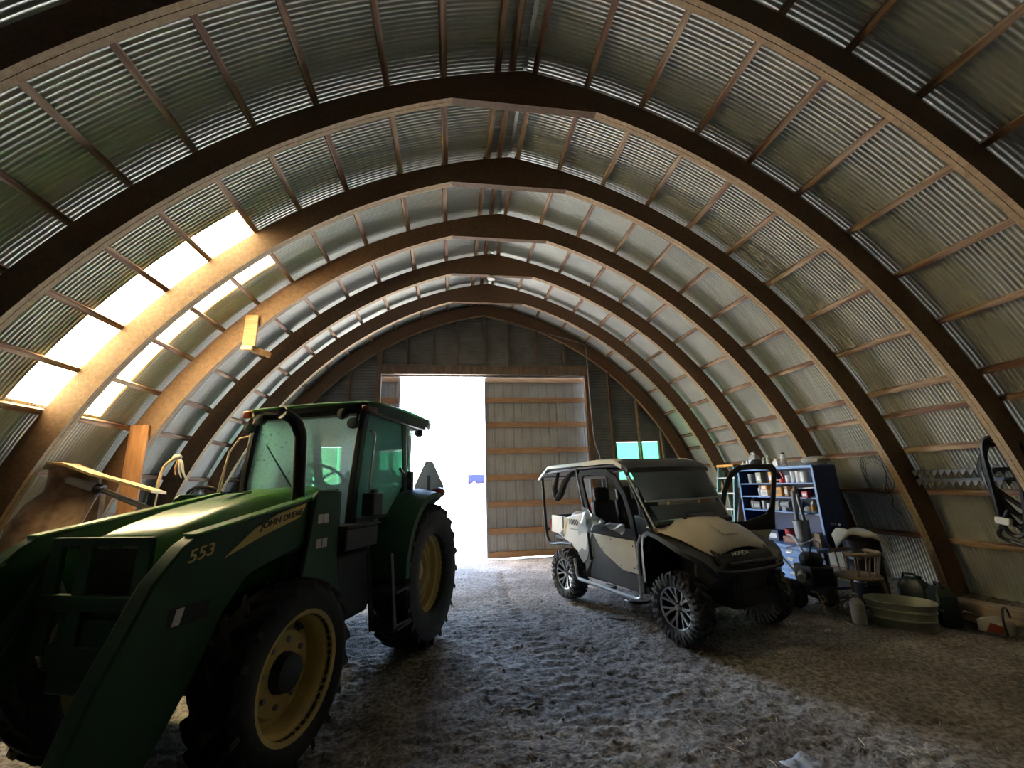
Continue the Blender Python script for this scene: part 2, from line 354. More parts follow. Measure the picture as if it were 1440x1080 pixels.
# ribs: two half arches of two plies each, with a ridge gusset
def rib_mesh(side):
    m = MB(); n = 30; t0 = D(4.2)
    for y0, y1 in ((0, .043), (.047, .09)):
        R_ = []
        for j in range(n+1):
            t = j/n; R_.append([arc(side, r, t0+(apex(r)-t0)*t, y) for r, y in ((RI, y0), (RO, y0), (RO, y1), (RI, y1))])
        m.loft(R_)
    me = m.mesh('arch_rib', M_['rib']); me.materials.append(M_['rib_lit_underside'])
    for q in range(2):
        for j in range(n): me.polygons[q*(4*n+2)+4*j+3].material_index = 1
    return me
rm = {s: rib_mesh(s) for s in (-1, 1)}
gz = 5.535
gm = MB(); gm.prism([(-.92, gz), (.92, gz), (0, 5.80)], Matrix(((1, 0, 0, XC), (0, 0, -1, .088), (0, 1, 0, 0), (0, 0, 0, 1))), .086)
gme = gm.mesh('ridge_gusset', M_['rib'])
for k in range(-8, 6):
    y = Y1+SP*(k-1)
    for s in (-1, 1):
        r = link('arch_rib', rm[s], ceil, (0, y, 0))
        if s > 0: link('ridge_gusset', gme, r)
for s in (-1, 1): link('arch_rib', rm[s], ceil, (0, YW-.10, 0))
# purlins run over the ribs and carry the sheets
PA = {1: [79.9, 74.8, 69.2, 63.2, 57.6, 51.9, 46.1, 40.2, 34.6, 28.8, 26.0, 21.8, 17.1, 11.6, 6.0],
      -1: [79.9, 78.2, 73.2, 67.9, 61.8, 56.7, 51.5, 46.6, 41.7, 36.8, 31.7, 27.4, 21.8, 17.1, 11.6, 6.0]}
pm = MB().box((0, .5, 0), (.055, 1, .075)).mesh('purlin', M_['purlin'])
cuts = [-7.9]+[Y1+SP*k+.045 for k in (-7, -5, -3, -1, 1, 3)]+[YW]
for s in (-1, 1):
    for a in PA[s]:
        for i in range(len(cuts)-1):
            th = D(a)+random.uniform(-.0035, .0035); p = arc(s, (RO+RP)/2+.002, th)
            o = link('purlin', pm, ceil, (p.x, cuts[i]+.002, p.z), (0, s*(PI/2-th), 0), (random.uniform(.95, 1.1), cuts[i+1]-cuts[i]-.004, .96))
# ridge flashing strip
MB().bx(XC-.012, XC+.030, -7.9, YW, 6.045, 6.052).bx(XC-.16, XC+.16, -7.9, YW, 6.118, 6.122).build('ridge_strip', M_['galv'], ceil)

# ------------------------------------------------------------------ end walls
def wall_sheet(parent, x0, x1, z0, z1, y, m, lam=.07, amp=.006, name='corrugated_sheet'):
    n = max(2, int((z1-z0)/lam*6)); P = []; F = []
    for i in range(n+1):
        z = z0+(z1-z0)*i/n; hw = arch_half(z, RS+.017)
        a = min(max(x0, XC-hw), x1); b = max(min(x1, XC+hw), x0)
        if a > b: a = b = (a+b)/2
        yy = y+amp*math.sin(2*PI*z/lam); P += [(a, yy, z), (b, yy, z)]
    for i in range(n): F.append((2*i, 2*i+1, 2*i+3, 2*i+2))
    return MB().add(P, F).build(name, m, parent, sharp=180)
wb = thing('wall_back', 'dark corrugated end wall with studs around the doorway', 'wall', kind='structure')
DX0, DX1, DZ = -1.63, 3.27, 4.22
WZ0, WZ1 = 1.62, 2.55
for x0, x1, z0, z1 in ((-4.9, -3.53, -.1, 2.2), (-4.9, -3.53, 2.2, 4.3), (-3.53, -2.39, -.1, WZ0), (-3.53, -2.39, WZ1, 4.3), (-2.39, DX0, -.1, 2.2), (-2.39, DX0, 2.2, 4.3),
                       (-3.6, -1.1, 4.3, 6.2), (-1.1, .8, DZ, 6.2), (.8, 2.7, DZ, 6.2), (2.7, 5.0, 4.3, 6.2),
                       (DX1, 3.95, -.1, 2.2), (DX1, 3.95, 2.2, 4.3), (3.95, 5.09, -.1, WZ0), (3.95, 5.09, WZ1, 4.3), (5.09, 6.4, -.1, 2.2), (5.09, 6.4, 2.2, 4.3)):
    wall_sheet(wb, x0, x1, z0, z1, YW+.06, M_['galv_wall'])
def stud(x, z0, z1=None, w_=.045, d=.10, m='studwood'):
    z1 = z1 or ZC+math.sqrt(RI**2-(abs(x-XC)+AO)**2)+.02
    return MB().bx(x-w_/2, x+w_/2, YW-.05, YW+.05, z0, z1).build('stud', M_[m], wb)
for x in (-1.06, -.43, .13, .8, 1.4, 2.1, 2.8): stud(x, 4.42)
for x in (3.9, 4.59, 5.16, -2.34, -3.03, -3.6): stud(x, 0, m='chairwood' if x > 4 else 'studwood')
for x in (DX0-.05, DX1+.06): MB().bx(x-.055, x+.055, YW-.07, YW+.05, 0, 4.22 if x > 0 else 5.1).build('door_post', M_['rib'] if x > 0 else M_['studwood'], wb)
MB().bx(DX0-.08, DX1+.15, YW-.08, YW+.04, 4.2, 4.42).build('header_beam', M_['studwood'], wb)
MB().bx(DX0-.02, DX1, YW+.05, YW+.09, 4.17, 4.21).build('track_rail', M_['grey'], wb)
# wall behind the camera
wf = thing('wall_front', 'corrugated end wall opposite the doorway', 'wall', kind='structure')
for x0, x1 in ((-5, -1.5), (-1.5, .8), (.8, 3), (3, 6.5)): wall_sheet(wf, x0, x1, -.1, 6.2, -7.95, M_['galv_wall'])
# windows
for i, (x0, x1) in enumerate(((3.95, 5.09), (-3.53, -2.39))):
    wn = thing('window_%d' % (i+1), 'green fibreglass window pair in the end wall '+('near the electrical conduit' if i == 0 else 'behind the green tractor'), 'window', (0, 0, 0), kind='structure')
    mid = (x0+x1)/2+(.06 if i == 0 else -.06)
    for a, b in ((x0+.03, mid-.03), (mid+.03, x1-.03)): wall_sheet(wn, a, b, WZ0+.02, WZ1-.02, YW+.055, M_['green_pane'], lam=.045, amp=.003, name='pane')
    f = MB(); f.bx(x0, x1, YW-.03, YW+.05, WZ0-.03, WZ0+.02); f.bx(x0, x1, YW+.03, YW+.06, WZ1-.012, WZ1+.02); f.bx(x0-.01, x0+.03, YW, YW+.06, WZ0, WZ1); f.bx(x1-.03, x1+.01, YW, YW+.06, WZ0, WZ1); f.bx(mid-.03, mid+.03, YW+.02, YW+.06, WZ0, WZ1)
    f.build('window_frame', M_['chairwood'], wn)
# sliding door leaves, hung outside the opening
def ribbed(x0, x1, z0, z1, y, parent):
    P = []; F = []; xs_ = [x0]
    k = 0; x = x0
    prof = []
    while x < x1-1e-6:
        for dx, dy in ((0, 0), (.012, .016), (.034, .016), (.046, 0), (.10, 0), (.106, .004), (.118, .004), (.124, 0), (.178, 0), (.184, .004), (.196, .004), (.202, 0), (.2295, 0)):
            if x+dx <= x1: prof.append((x+dx, y+dy))
        x += .23
    prof.append((x1, y))
    for X_, Y_ in prof: P += [(X_, Y_, z0), (X_, Y_, z1)]
    for i in range(len(prof)-1): F.append((2*i, 2*i+2, 2*i+3, 2*i+1))
    return MB().add(P, F).build('ribbed_panel', M_['galv_new'], parent, sharp=20)
def leaf(name, label, x0, x1, girt_len):
    d = thing(name, label, 'door', kind='structure'); n = 3; wd = (x1-x0)/n
    for i in range(n): ribbed(x0+wd*i, x0+wd*(i+1)+(.02 if i < n-1 else 0), .02, 4.19, YW+.22+.003*i, d)
    for z in (.08, .58, 1.17, 1.77, 2.39, 3.01, 3.62, 4.13):
        MB().bx(x0+.05, x1-.03, YW+.175, YW+.215, z-.065, z+.065).build('girt', M_['doorwood'], d, bev=.004)
    for x in (x0+.02, x1-.02): MB().bx(x-.02, x+.02, YW+.17, YW+.22, .02, 4.19).build('stile', M_['galv_new'], d)
    return d
leaf('door_1', 'ribbed steel sliding door leaf with wooden girts, closed half', .79, 3.42, 2.6)
leaf('door_2', 'ribbed steel sliding door leaf slid open behind the wall', -2.33, -1.21, 2.6)
# ------------------------------------------------------------------ wheels
def ag_tire(R, wd, rr, n, lug_h, lug_w, wrap=.0, sweep=.34, start=-.04):
    m = MB(); h = wd/2
    prof = [(rr-.005, -h*.80), (rr+.025, -h*.92), (rr+(R-rr)*.45, -h*1.0), (R-lug_h-.035, -h*.94), (R-lug_h-.006, -h*.78), (R-lug_h, 0)]
    prof = prof+[(r, -y) for r, y in reversed(prof[:-1])]
    m.lathe(prof+[(rr-.008, h*.7), (rr-.008, -h*.7)], 48, RX(-PI/2), closed=True)
    for i in range(n):
        for s in (-1, 1):
            R_ = []; off = (i+(.5 if s > 0 else 0))*2*PI/n
            for t, top, bot in ((0, R, R-lug_h-.01), (.35, R, R-lug_h-.012), (.72, R-.006, R-lug_h-.02), (.97, R-.022, R-lug_h-.055))+(((1.03, R-.05-wrap, R-lug_h-.08-wrap),) if wrap else ()):
                a = off+t*sweep; y = s*(start*h*-1*0+t*h*.98-.01*(t == 0)); dw = lug_w/R*(1+.25*t)
                R_.append([(rad*math.cos(a+q*dw), y, rad*math.sin(a+q*dw)) for rad, q in ((bot, -1), (top, -.8), (top, .8), (bot, 1))])
            m.loft(R_)
    return m
def spun(prof, n=40): return MB().lathe(prof, n, RX(-PI/2))     # profile (r, y)

# ------------------------------------------------------------------ green loader tractor
tr = thing('tractor', 'green cab tractor with front loader and yellow wheel rims', 'tractor', (-.962, 5.224, 0), D(-110))
G, GD, BK = M_['green'], M_['green_dark'], M_['black']
def tpart(mb, name, m, parent=None, bev=0, **k): return mb.build(name, m, parent or tr, bev, **k)
# chassis
m = MB(); m.bx(-.25, 1.2, -.24, .24, .50, 1.0); m.bx(1.2, 2.55, -.18, .18, .55, 1.0); m.cyl((0, -.62, .71), (0, .62, .71), .14); m.bx(-.45, -.2, -.3, .3, .45, .9)
m.bx(2.5, 2.68, -.22, .22, .62, .98); m.bx(1.35, 2.3, -.27, .27, .62, .80)
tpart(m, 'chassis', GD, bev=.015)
m = MB(); m.cyl((2.045, -.62, .525), (2.045, .62, .525), .075); m.bx(1.9, 2.2, -.16, .16, .43, .66); m.box((2.045, .52, .56), (.2, .12, .26)); m.box((2.045, -.52, .56), (.2, .12, .26))
tpart(m, 'front_axle', GD, bev=.01)
# wheels
rt = ag_tire(.715, .44, .40, 21, .042, .021).mesh('rear_tire', M_['rubber'])
ft = ag_tire(.53, .31, .325, 19, .036, .018).mesh('front_tire', M_['rubber'])
rr_ = spun([(.04, .0), (.20, .0), (.215, .045), (.255, .055), (.275, .0), (.30, -.02), (.315, .03), (.355, .04), (.36, .10), (.385, .12), (.395, .175), (.425, .18), (.425, .195), (.405, .20), (.37, .17), (.34, .10), (.30, .07), (.04, .07)][:13]+[(.425, .15), (.40, .12), (.39, -.18), (.425, -.19)]).mesh('rim', M_['yellow'])
fr_ = spun([(.10, .015), (.225, .005), (.245, -.03), (.285, -.035), (.292, .03), (.30, .075), (.315, .09), (.322, .135), (.348, .142), (.35, .128), (.33, .11), (.325, -.13), (.348, -.14)]).mesh('rim', M_['yellow'])
bolt = MB().lathe([(.016, 0), (.016, .018), (.001, .02)], 6, RX(-PI/2)).mesh('wheel_bolt', M_['grey'])
hubf = spun([(.001, .085), (.06, .085), (.10, .075), (.112, .03), (.118, -.02), (.12, -.1)], 28).mesh('hub', M_['blackplastic'])
hubr = spun([(.001, .075), (.075, .07), (.09, .02), (.10, -.06)], 24).mesh('hub', M_['yellow'])
slot = MB().box((0, 0, 0), (.045, .012, .028)).mesh('rim_slot', M_['decalblack'])
for s in (1, -1):
    rz = 0 if s > 0 else PI
    link('rear_tire', rt, tr, (0, s*.64, .71), (0, .2, rz))
    ri = link('rim', rr_, tr, (0, s*.60, .71), (0, 0, rz)); link('hub', hubr, ri)
    for k in range(8): a = k*PI/4; link('wheel_bolt', bolt, ri, (.155*math.cos(a), .0, .155*math.sin(a)))
    link('front_tire', ft, tr, (2.045, s*.665, .527), (0, .1, rz))
    ri = link('rim', fr_, tr, (2.045, s*.665, .527), (0, 0, rz)); link('hub', hubf, ri)
    for k in range(8): a = k*PI/4+.2; link('wheel_bolt', bolt, ri, (.175*math.cos(a), .008, .175*math.sin(a)))
    for k in range(4): a = k*PI/2+.6; link('rim_slot', slot, ri, (.265*math.cos(a), -.036, .265*math.sin(a)), (0, -a, 0))
# hood
def hood_ring(x, hw, zt, zb, p=.42, n=18):
    R_ = []
    for i in range(n+1):
        a = PI*i/n; c, s = math.cos(a), math.sin(a)
        R_.append((x, hw*math.copysign(abs(c)**p, c), zb+(zt-zb)*abs(s)**p))
    return R_
hs = [(1.22, .335, 1.645, 1.02), (1.5, .34, 1.635, 1.0), (1.85, .335, 1.59, .98), (2.2, .325, 1.515, .97), (2.45, .31, 1.44, .96), (2.56, .30, 1.395, .96), (2.60, .28, 1.35, .98)]
tpart(MB().loft([hood_ring(*h) for h in hs]), 'hood', G, sharp=50)
m = MB()
for k, z in enumerate((1.30, 1.26, 1.22, 1.18, 1.14)): m.bx(2.595, 2.615, -.22, .22, z-.006, z+.006)
m.bx(2.59, 2.604, -.23, .23, .99, 1.32); tpart(m, 'grille', M_['blackplastic'])
for y in (-.12, .12): tpart(MB().box((2.612, y, 1.335), (.02, .15, .035)), 'headlight', M_['lamp'], bev=.008)
m = MB(); m.bx(1.75, 1.95, -.04, .04, 1.605, 1.613); tpart(m, 'hood_vent', M_['blackplastic'])
m = MB().prism([(-.16, -.02), (.16, -.03), (.16, -.005), (-.16, .004)], frame((2.13, .336, 1.40), (1, -.02, -.2), (0, 0, 1)), .003); tpart(m, 'hood_stripe', M_['decal'])
# brush guard in front of the grille
m = MB()
for y in (-.30, -.09, .30): m.bx(2.67, 2.70, y-.045, y+.045, .80, 1.385)
m.bx(2.67, 2.70, -.34, .34, 1.345, 1.39); m.bx(2.66, 2.71, -.34, .34, 1.02, 1.10); m.bx(2.5, 2.70, -.24, .24, .74, .86)
tpart(m, 'brush_guard', GD, bev=.006)
# exhaust
tpart(MB().tube(smooth_path([(1.66, .39, 1.35), (1.68, .39, 1.7), (1.70, .39, 1.98), (1.71, .38, 2.06), (1.76, .36, 2.15), (1.85, .33, 2.19)], 5), .048, 14), 'exhaust_stack', BK)
tpart(MB().lathe([(.043, 0), (.001, .001)], 14, T(1.851, .3298, 2.190) @ frame((0, 0, 0), (0, 0, 1), (0, -1, 0)).to_3x3().to_4x4() @ RX(0)), 'stack_opening', M_['decalblack'])
# cab: base, posts, roof, glass
m = MB(); m.side([(1.22, .95), (1.24, 1.32), (.95, 1.34), (.35, 1.55), (-.05, 1.60), (-.1, 1.0), (.3, .8), (1.0, .75)], -.46, .46); tpart(m, 'cab_base', M_['blackplastic'], bev=.01)
def post(name, pts, a, b): tpart(MB().loft([[(p[0]+dx*a/2, p[1]+dy*b/2, p[2]) for dx, dy in ((-1, -1), (1, -1), (1, 1), (-1, 1))] for p in pts]), name, BK, bev=.012)
for s in (1, -1):
    post('front_pillar', [(1.20, s*.54, 1.28), (1.19, s*.56, 1.7), (1.14, s*.57, 2.1), (1.09, s*.575, 2.34)], .085, .06)
    post('rear_pillar', [(.16, s*.52, 1.52), (.24, s*.535, 1.95), (.30, s*.545, 2.34)], .10, .06)
m = MB(); R_ = []
for x, hw, z0, z1 in ((-.50, .45, 2.365, 2.38), (-.46, .58, 2.37, 2.40), (-.2, .655, 2.385, 2.425), (.4, .675, 2.395, 2.44), (1.0, .665, 2.39, 2.42), (1.16, .64, 2.375, 2.40), (1.215, .56, 2.365, 2.38)):
    R_.append([(x, -hw, z0), (x, -hw-.006, (z0+z1)/2), (x, -hw+.05, z1), (x, 0, z1+.012), (x, hw-.05, z1), (x, hw+.006, (z0+z1)/2), (x, hw, z0), (x, 0, z0-.005)])
tpart(m.loft(R_), 'roof', G, sharp=30)
m = MB(); R_ = []
for x, hw, z0, z1 in ((-.50, .45, 2.32, 2.366), (-.46, .58, 2.315, 2.371), (-.2, .655, 2.315, 2.386), (.4, .675, 2.32, 2.396), (1.0, .665, 2.315, 2.391), (1.16, .64, 2.315, 2.376), (1.20, .56, 2.32, 2.366)):
    R_.append([(x, -hw+.03, z0), (x, -hw+.006, z1), (x, hw-.006, z1), (x, hw-.03, z0)])
tpart(m.loft(R_), 'roof_visor', M_['blackplastic'], sharp=30)
m = MB(); m.side([(1.14, 2.33), (1.14, 2.27), (-.1, 2.27), (-.1, 2.33)], -.56, .56); tpart(m, 'roof_liner', M_['headliner'])
m = MB()
for s in (-1, 1): m.beam((1.12, s*.595, 2.31), (-.2, s*.58, 2.31), .07, .05)
m.beam((1.14, -.55, 2.31), (1.14, .55, 2.31), .06, .05); tpart(m, 'roof_rail', M_['blackplastic'], bev=.008)
def pane(name, pts, m_=M_['glass'], th=.006):
    n = (Vector(pts[1])-Vector(pts[0])).cross(Vector(pts[2])-Vector(pts[0])).normalized()*th
    P = [Vector(p) for p in pts]+[Vector(p)+n for p in pts]; k = len(pts)
    return tpart(MB().add(P, [tuple(reversed(range(k))), tuple(range(k, 2*k))]+[(i, (i+1) % k, (i+1) % k+k, i+k) for i in range(k)]), name, m_)
pane('windshield', [(1.215, -.52, 1.30), (1.215, .52, 1.30), (1.20, .53, 1.7), (1.10, .55, 2.31), (1.10, -.55, 2.31), (1.20, -.53, 1.7)])
for s in (1, -1):
    pane('door_glass', [(1.16, s*.555, 1.36), (.62, s*.57, 1.36), (.27, s*.55, 1.62), (.32, s*.555, 2.29), (1.07, s*.585, 2.29), (1.13, s*.58, 1.8)], M_['sideglass'])
    pane('rear_side_glass', [(.12, s*.53, 1.60), (-.08, s*.48, 1.60), (-.06, s*.5, 2.29), (.25, s*.55, 2.29)])
    tpart(MB().tube(smooth_path([(1.08, s*.64, 1.42), (1.10, s*.65, 1.5), (1.08, s*.66, 1.95), (1.05, s*.655, 2.10), (1.05, s*.60, 2.13)], 4), .013, 8), 'grab_rail', M_['chrome'])
pane('rear_window', [(-.1, -.46, 1.60), (-.1, .46, 1.60), (-.08, .48, 2.29), (-.08, -.48, 2.29)])
m = MB(); m.beam((1.19, .585, 1.345), (.6, .585, 1.345), .03, .03); tpart(m, 'door_sill', BK)
# interior
m = MB(); m.side([(1.18, 1.32), (1.2, 1.58), (1.0, 1.60), (.86, 1.50), (.9, 1.3)], -.2, .2); tpart(m, 'dashboard', M_['cabgrey'], bev=.02)
m = MB(); m.tube([(1.0, 0, 1.5), (.90, 0, 1.70)], .035, 10); tpart(m, 'steering_column', M_['cabgrey'])
sw = MB(); c_ = Vector((.87, 0, 1.745)); ax = Vector((-.5, 0, .87)).normalized(); u = ax.orthogonal().normalized(); v = ax.cross(u)
sw.tube([c_+(u*math.cos(t)+v*math.sin(t))*.205 for t in [2*PI*k/32 for k in range(32)]], .014, 8, closed=True)
for k in range(3): a = 2*PI*k/3+.5; sw.tube([c_-ax*.04, c_+(u*math.cos(a)+v*math.sin(a))*.2], .011, 6)
sw.tube([c_-ax*.06, c_-ax*.02], .035, 10); tpart(sw, 'steering_wheel', M_['blackplastic'])
m = MB(); m.box((.35, 0, 1.42), (.48, .46, .14)); m.box((.14, 0, 1.62), (.12, .44, .38), (0, -.12, 0)); m.box((.3, .27, 1.60), (.34, .06, .06)); tpart(m, 'operator_seat', M_['cabgrey'], bev=.04)
m = MB(); m.side([(.75, 1.33), (.62, 1.50), (.30, 1.66), (0, 1.66), (0, 1.33)], -.50, -.28); m.side([(.75, 1.33), (.62, 1.50), (.30, 1.64), (0, 1.64), (0, 1.33)], .28, .50); tpart(m, 'side_console', M_['cabgrey'], bev=.02)
m = MB(); m.tube([(.45, -.33, 1.62), (.5, -.32, 1.80)], .012, 6); m.ball((.5, -.32, 1.81), .025, 6); tpart(m, 'control_lever', M_['blackplastic'])
m = MB(); m.tube([(.14, .60, 1.62), (.42, .62, 1.78), (.46, .62, 1.80)], .016, 8); m.box((.16, .60, 1.68), (.06, .05, .2)); tpart(m, 'door_latch', M_['blackplastic'])
tpart(MB().tube([(1.225, -.12, 1.34), (1.235, -.02, 1.62), (1.19, -.38, 2.03)], [.008, .01, .006], 6), 'wiper', M_['blackplastic'])
# lamps and markers under the roof
for p, d in (((1.24, .43, 2.275), 1), ((1.23, .535, 2.185), 1), ((1.24, -.44, 2.275), 1), ((1.23, -.565, 2.20), 1), ((-.26, .50, 2.26), -1), ((-.26, -.50, 2.26), -1)):
    lp = tpart(MB().lathe([(.012, -.06), (.042, -.045), (.052, 0), (.052, .012)], 18, T(*p) @ RY(d*PI/2)), 'work_lamp', M_['blackplastic'])
    MB().lathe([(.046, 0), (.042, .006), (.001, .012)], 18, T(p[0]+d*.011, p[1], p[2]) @ RY(d*PI/2)).build('lamp_lens', M_['worklens'], lp)
    MB().tube([(p[0]-d*.05, p[1], p[2]), (p[0]-d*.09, p[1], 2.34)], .012, 6).build('lamp_bracket', BK, lp)
tpart(MB().box((1.215, -.605, 2.335), (.05, .075, .07)), 'marker_light', M_['orange'], bev=.012)['label'] = 'bright orange marker light'
tpart(MB().box((1.12, .635, 2.325), (.20, .06, .045)), 'marker_light', M_['redlens'], bev=.012)
# mirror bracket on the right
m = MB(); m.tube([(1.12, -.58, 2.15), (1.14, -.74, 2.12), (1.20, -.78, 1.98), (1.27, -.78, 1.62), (1.26, -.62, 1.45)], .009, 7); m.tube([(1.24, -.74, 2.0), (1.32, -.72, 1.45)], .006, 7); tpart(m, 'mirror_bracket', M_['rustlip'])
m = MB(); m.box((1.05, .66, 1.47), (.16, .12, .20)); m.box((1.05, .66, 1.585), (.08, .08, .03)); tpart(m, 'air_cleaner', M_['blackplastic'], bev=.03)
# fenders with rounded tails
m = MB(); 
for s in (1, -1):
    m = MB(); R_ = []
    for k in range(15):
        t = k/14; a = D(6+t*116); r = .80+.05*math.sin(t*PI); hw = 1 if k < 12 else (1-.22*(k-11))
        zc_, xc_ = .71+r*math.sin(a)*1.03, r*math.cos(a)*(.98)
        n_ = Vector((math.cos(a), 0, math.sin(a)))
        c0 = Vector((xc_, 0, zc_)); y0, y1 = s*.44, s*(.46+.40*hw)
        R_.append([tuple(c0+Vector((0, y0, 0))), tuple(c0+n_*.02+Vector((0, (y0+y1)/2, 0))), tuple(c0+Vector((0, y1, 0))-n_*.03), tuple(c0-n_*.09+Vector((0, y1+s*.005, 0))), tuple(c0-n_*.06+Vector((0, y1-s*.03, 0))), tuple(c0-n_*.03+Vector((0, y0, 0)))])
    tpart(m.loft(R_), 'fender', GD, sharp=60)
    m = MB(); m.side([(.86, 1.02), (.62, 1.36), (.30, 1.58), (-.25, 1.58), (-.45, 1.2), (-.2, .95), (.5, .9)], s*.44, s*.475); tpart(m, 'fender_panel', M_['cabgrey'], bev=.008)
    m = MB(); m.ball((-.40, s*.70, 1.535), .09, 8, (1.3, 1, .75)); tpart(m, 'tail_light', M_['redlens'])
# slow-moving-vehicle plate on the rear
smv = [(-.19, -.19), (.19, -.19), (.20, -.13), (.045, .19), (-.045, .19), (-.20, -.13)]
tpart(MB().prism(smv, frame((-.60, .50, 1.745), (0, 1, 0), (0, 0, 1)), .012), 'slow_vehicle_plate', M_['grey'])
MB().beam((-.59, .50, 1.45), (-.59, .50, 1.75), .03, .02).build('plate_post', BK, tr)
m = MB(); m.beam((-.59, .5, 1.5), (-.2, .5, 1.52), .03, .03); tpart(m, 'plate_arm', BK)
# steps and battery box on the left
m = MB()
for y in (.62, .84): m.side([(.98, 1.05), (1.03, 1.05), (.93, .40), (.60, .38), (.60, .43), (.88, .45)], y-.008, y+.008)
m.bx(.60, .90, .60, .86, .395, .42); m.bx(.70, .93, .60, .86, .70, .725); tpart(m, 'step', M_['blackplastic'], bev=.004)
m = MB(); m.bx(1.0, 1.48, .46, .70, 1.13, 1.30); m.bx(.98, 1.49, .45, .72, 1.30, 1.325); tpart(m, 'battery_box', M_['blackplastic'], bev=.012)
m = MB(); m.bx(.95, 1.5, .40, .62, .58, 1.12); tpart(m, 'fuel_tank', M_['blackplastic'], bev=.05)
# loader: mast, booms, cylinders, cross tube, bucket
boom = [(1.42, 1.595), (1.50, 1.60), (2.66, 1.392), (2.735, 1.345), (2.86, 1.20), (3.05, .80), (3.17, .42), (3.20, .24), (3.06, .20), (2.90, .34), (2.76, .44), (2.60, .68), (2.44, .98), (2.30, 1.13), (1.70, 1.265), (1.42, 1.29)]
for s in (1, -1):
    y0 = s*.50
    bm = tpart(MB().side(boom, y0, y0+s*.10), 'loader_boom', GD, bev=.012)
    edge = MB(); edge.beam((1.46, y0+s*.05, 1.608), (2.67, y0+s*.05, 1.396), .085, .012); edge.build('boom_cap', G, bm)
    if s > 0:
        yy = y0+.1015
        lettering('maker_lettering', 'JOHN DEERE', .052, M_['decalblack'], bm, frame((2.075, yy+.004, 1.428), (-1, 0, .19), (0, 0, 1)), shear=.25, wide=1.25)
        MB().prism([(-.36, -.095), (-.10, -.06), (.25, -.034), (.33, .045), (.06, .042), (-.13, .005)], frame((2.16, yy, 1.412), (-1, 0, .19), (0, 0, 1)), .002).build('decal_stripe', M_['decal'], bm)
        lettering('model_number', '553', .085, M_['decal'], bm, frame((2.64, yy, 1.30), (-1, 0, .19), (0, 0, 1)), shear=.3, wide=1.2)
        MB().prism([(-.11, -.045), (.11, -.045), (.11, .045), (-.11, .045)], frame((2.66, yy, 1.02), (-1, 0, .0), (0, 0, 1)), .002).build('caution_decal', M_['decalblack'], bm)
        MB().prism([(-.09, -.038), (-.05, -.038), (-.03, .038), (-.07, .038)], frame((2.66, yy+.002, 1.02), (-1, 0, .0), (0, 0, 1)), .002).build('caution_label', M_['white'], bm)
    mast = tpart(MB().side([(1.76, 1.605), (1.56, 1.605), (1.51, 1.57), (1.50, 1.1), (1.46, .70), (1.88, .70), (1.92, .95), (1.88, 1.10), (1.84, 1.3), (1.80, 1.57)], s*.61, s*.645).side([(1.76, 1.30), (1.52, 1.30), (1.46, .70), (1.85, .70), (1.82, 1.2)], s*.44, s*.47).bx(1.35, 1.8, min(s*.2, s*.62), max(s*.2, s*.62), .72, .82), 'loader_mast', GD, bev=.01)
    if s > 0:
        for q in range(2):
            for r in range(2):
                MB().prism([(-.028, -.032), (.028, -.032), (.028, .032), (-.028, .032)], frame((1.74-.065*q, .647, 1.40-.17*r), (-1, 0, 0), (0, 0, 1)), .002).build('warning_label', M_['offwhite'], mast)
    lc = tpart(MB().tube([(2.42, s*.56, 1.205), (1.78, s*.56, 1.215)], .036, 12), 'lift_cylinder', GD)
    MB().tube([(1.80, s*.56, 1.215), (1.45, s*.56, .92)], .018, 10).build('cylinder_rod', M_['steelrod'], lc)
    bc = tpart(MB().tube([(2.60, s*.44, 1.24), (2.84, s*.44, .74)], .042, 12), 'bucket_cylinder', GD)
    MB().tube([(2.84, s*.44, .74), (3.06, s*.44, .30)], .020, 10).build('cylinder_rod', M_['steelrod'], bc)
    tpart(MB().tube([(2.60, s*.47, 1.22), (2.22, s*.47, .42)], .021, 10), 'tilt_rod', M_['steelrod'])
    tpart(MB().tube(smooth_path([(1.6, s*.47, 1.15), (2.2, s*.47, 1.22), (2.55, s*.46, 1.33), (2.66, s*.42, 1.26), (2.72, s*.41, 1.0), (2.86, s*.42, .7)], 5), .012, 6), 'hydraulic_hose', M_['hose'])
tpart(MB().cyl((2.60, -.52, 1.0), (2.60, .52, 1.0), .055), 'cross_tube', GD)
bk = [(3.20, .46), (3.16, .30), (3.20, .08), (3.30, .02), (3.95, .02), (3.95, .05), (3.32, .06), (3.24, .12), (3.21, .30), (3.25, .46)]
b_ = tpart(MB().side(bk, -.92, .92), 'bucket', GD)
for s in (-1, 1): MB().side([(3.20, .46), (3.16, .30), (3.20, .08), (3.30, .02), (3.95, .02), (3.35, .45)], s*.92, s*.905).build('bucket_side', GD, b_)
# ------------------------------------------------------------------ sand coloured side-by-side utility vehicle
uv = thing('utility_vehicle', 'sand coloured side-by-side utility vehicle with black cage and open far door', 'utility vehicle', (2.296, 6.521, 0), math.radians(-71.826))
BP, BG = M_['blackplastic'], M_['beige']
def up(mb, name, m, parent=None, bev=0, **k): return mb.build(name, m, parent or uv, bev, **k)
def knobby(R, wd, rr, n):
    m = ag_tire(R, wd, rr, n, .028, .017, wrap=.02, sweep=.30)
    h = wd/2
    for i in range(n):                                            # shoulder blocks between the chevrons
        for s in (-1, 1):
            a = (i+.5+(.5 if s > 0 else 0))*2*PI/n+.30
            R_ = []
            for rad, y in ((R-.012, s*h*.55), (R-.026, s*h*.99), (R-.075, s*h*1.06)):
                R_.append([((rad+q)*math.cos(a+d), y+s*q*.3, (rad+q)*math.sin(a+d)) for q, d in ((-.03, -.055), (.004, -.042), (.004, .042), (-.03, .055))])
            m.loft(R_)
    return m
ut = knobby(.338, .24, .205, 17).mesh('tire', M_['rubber_dusty'])
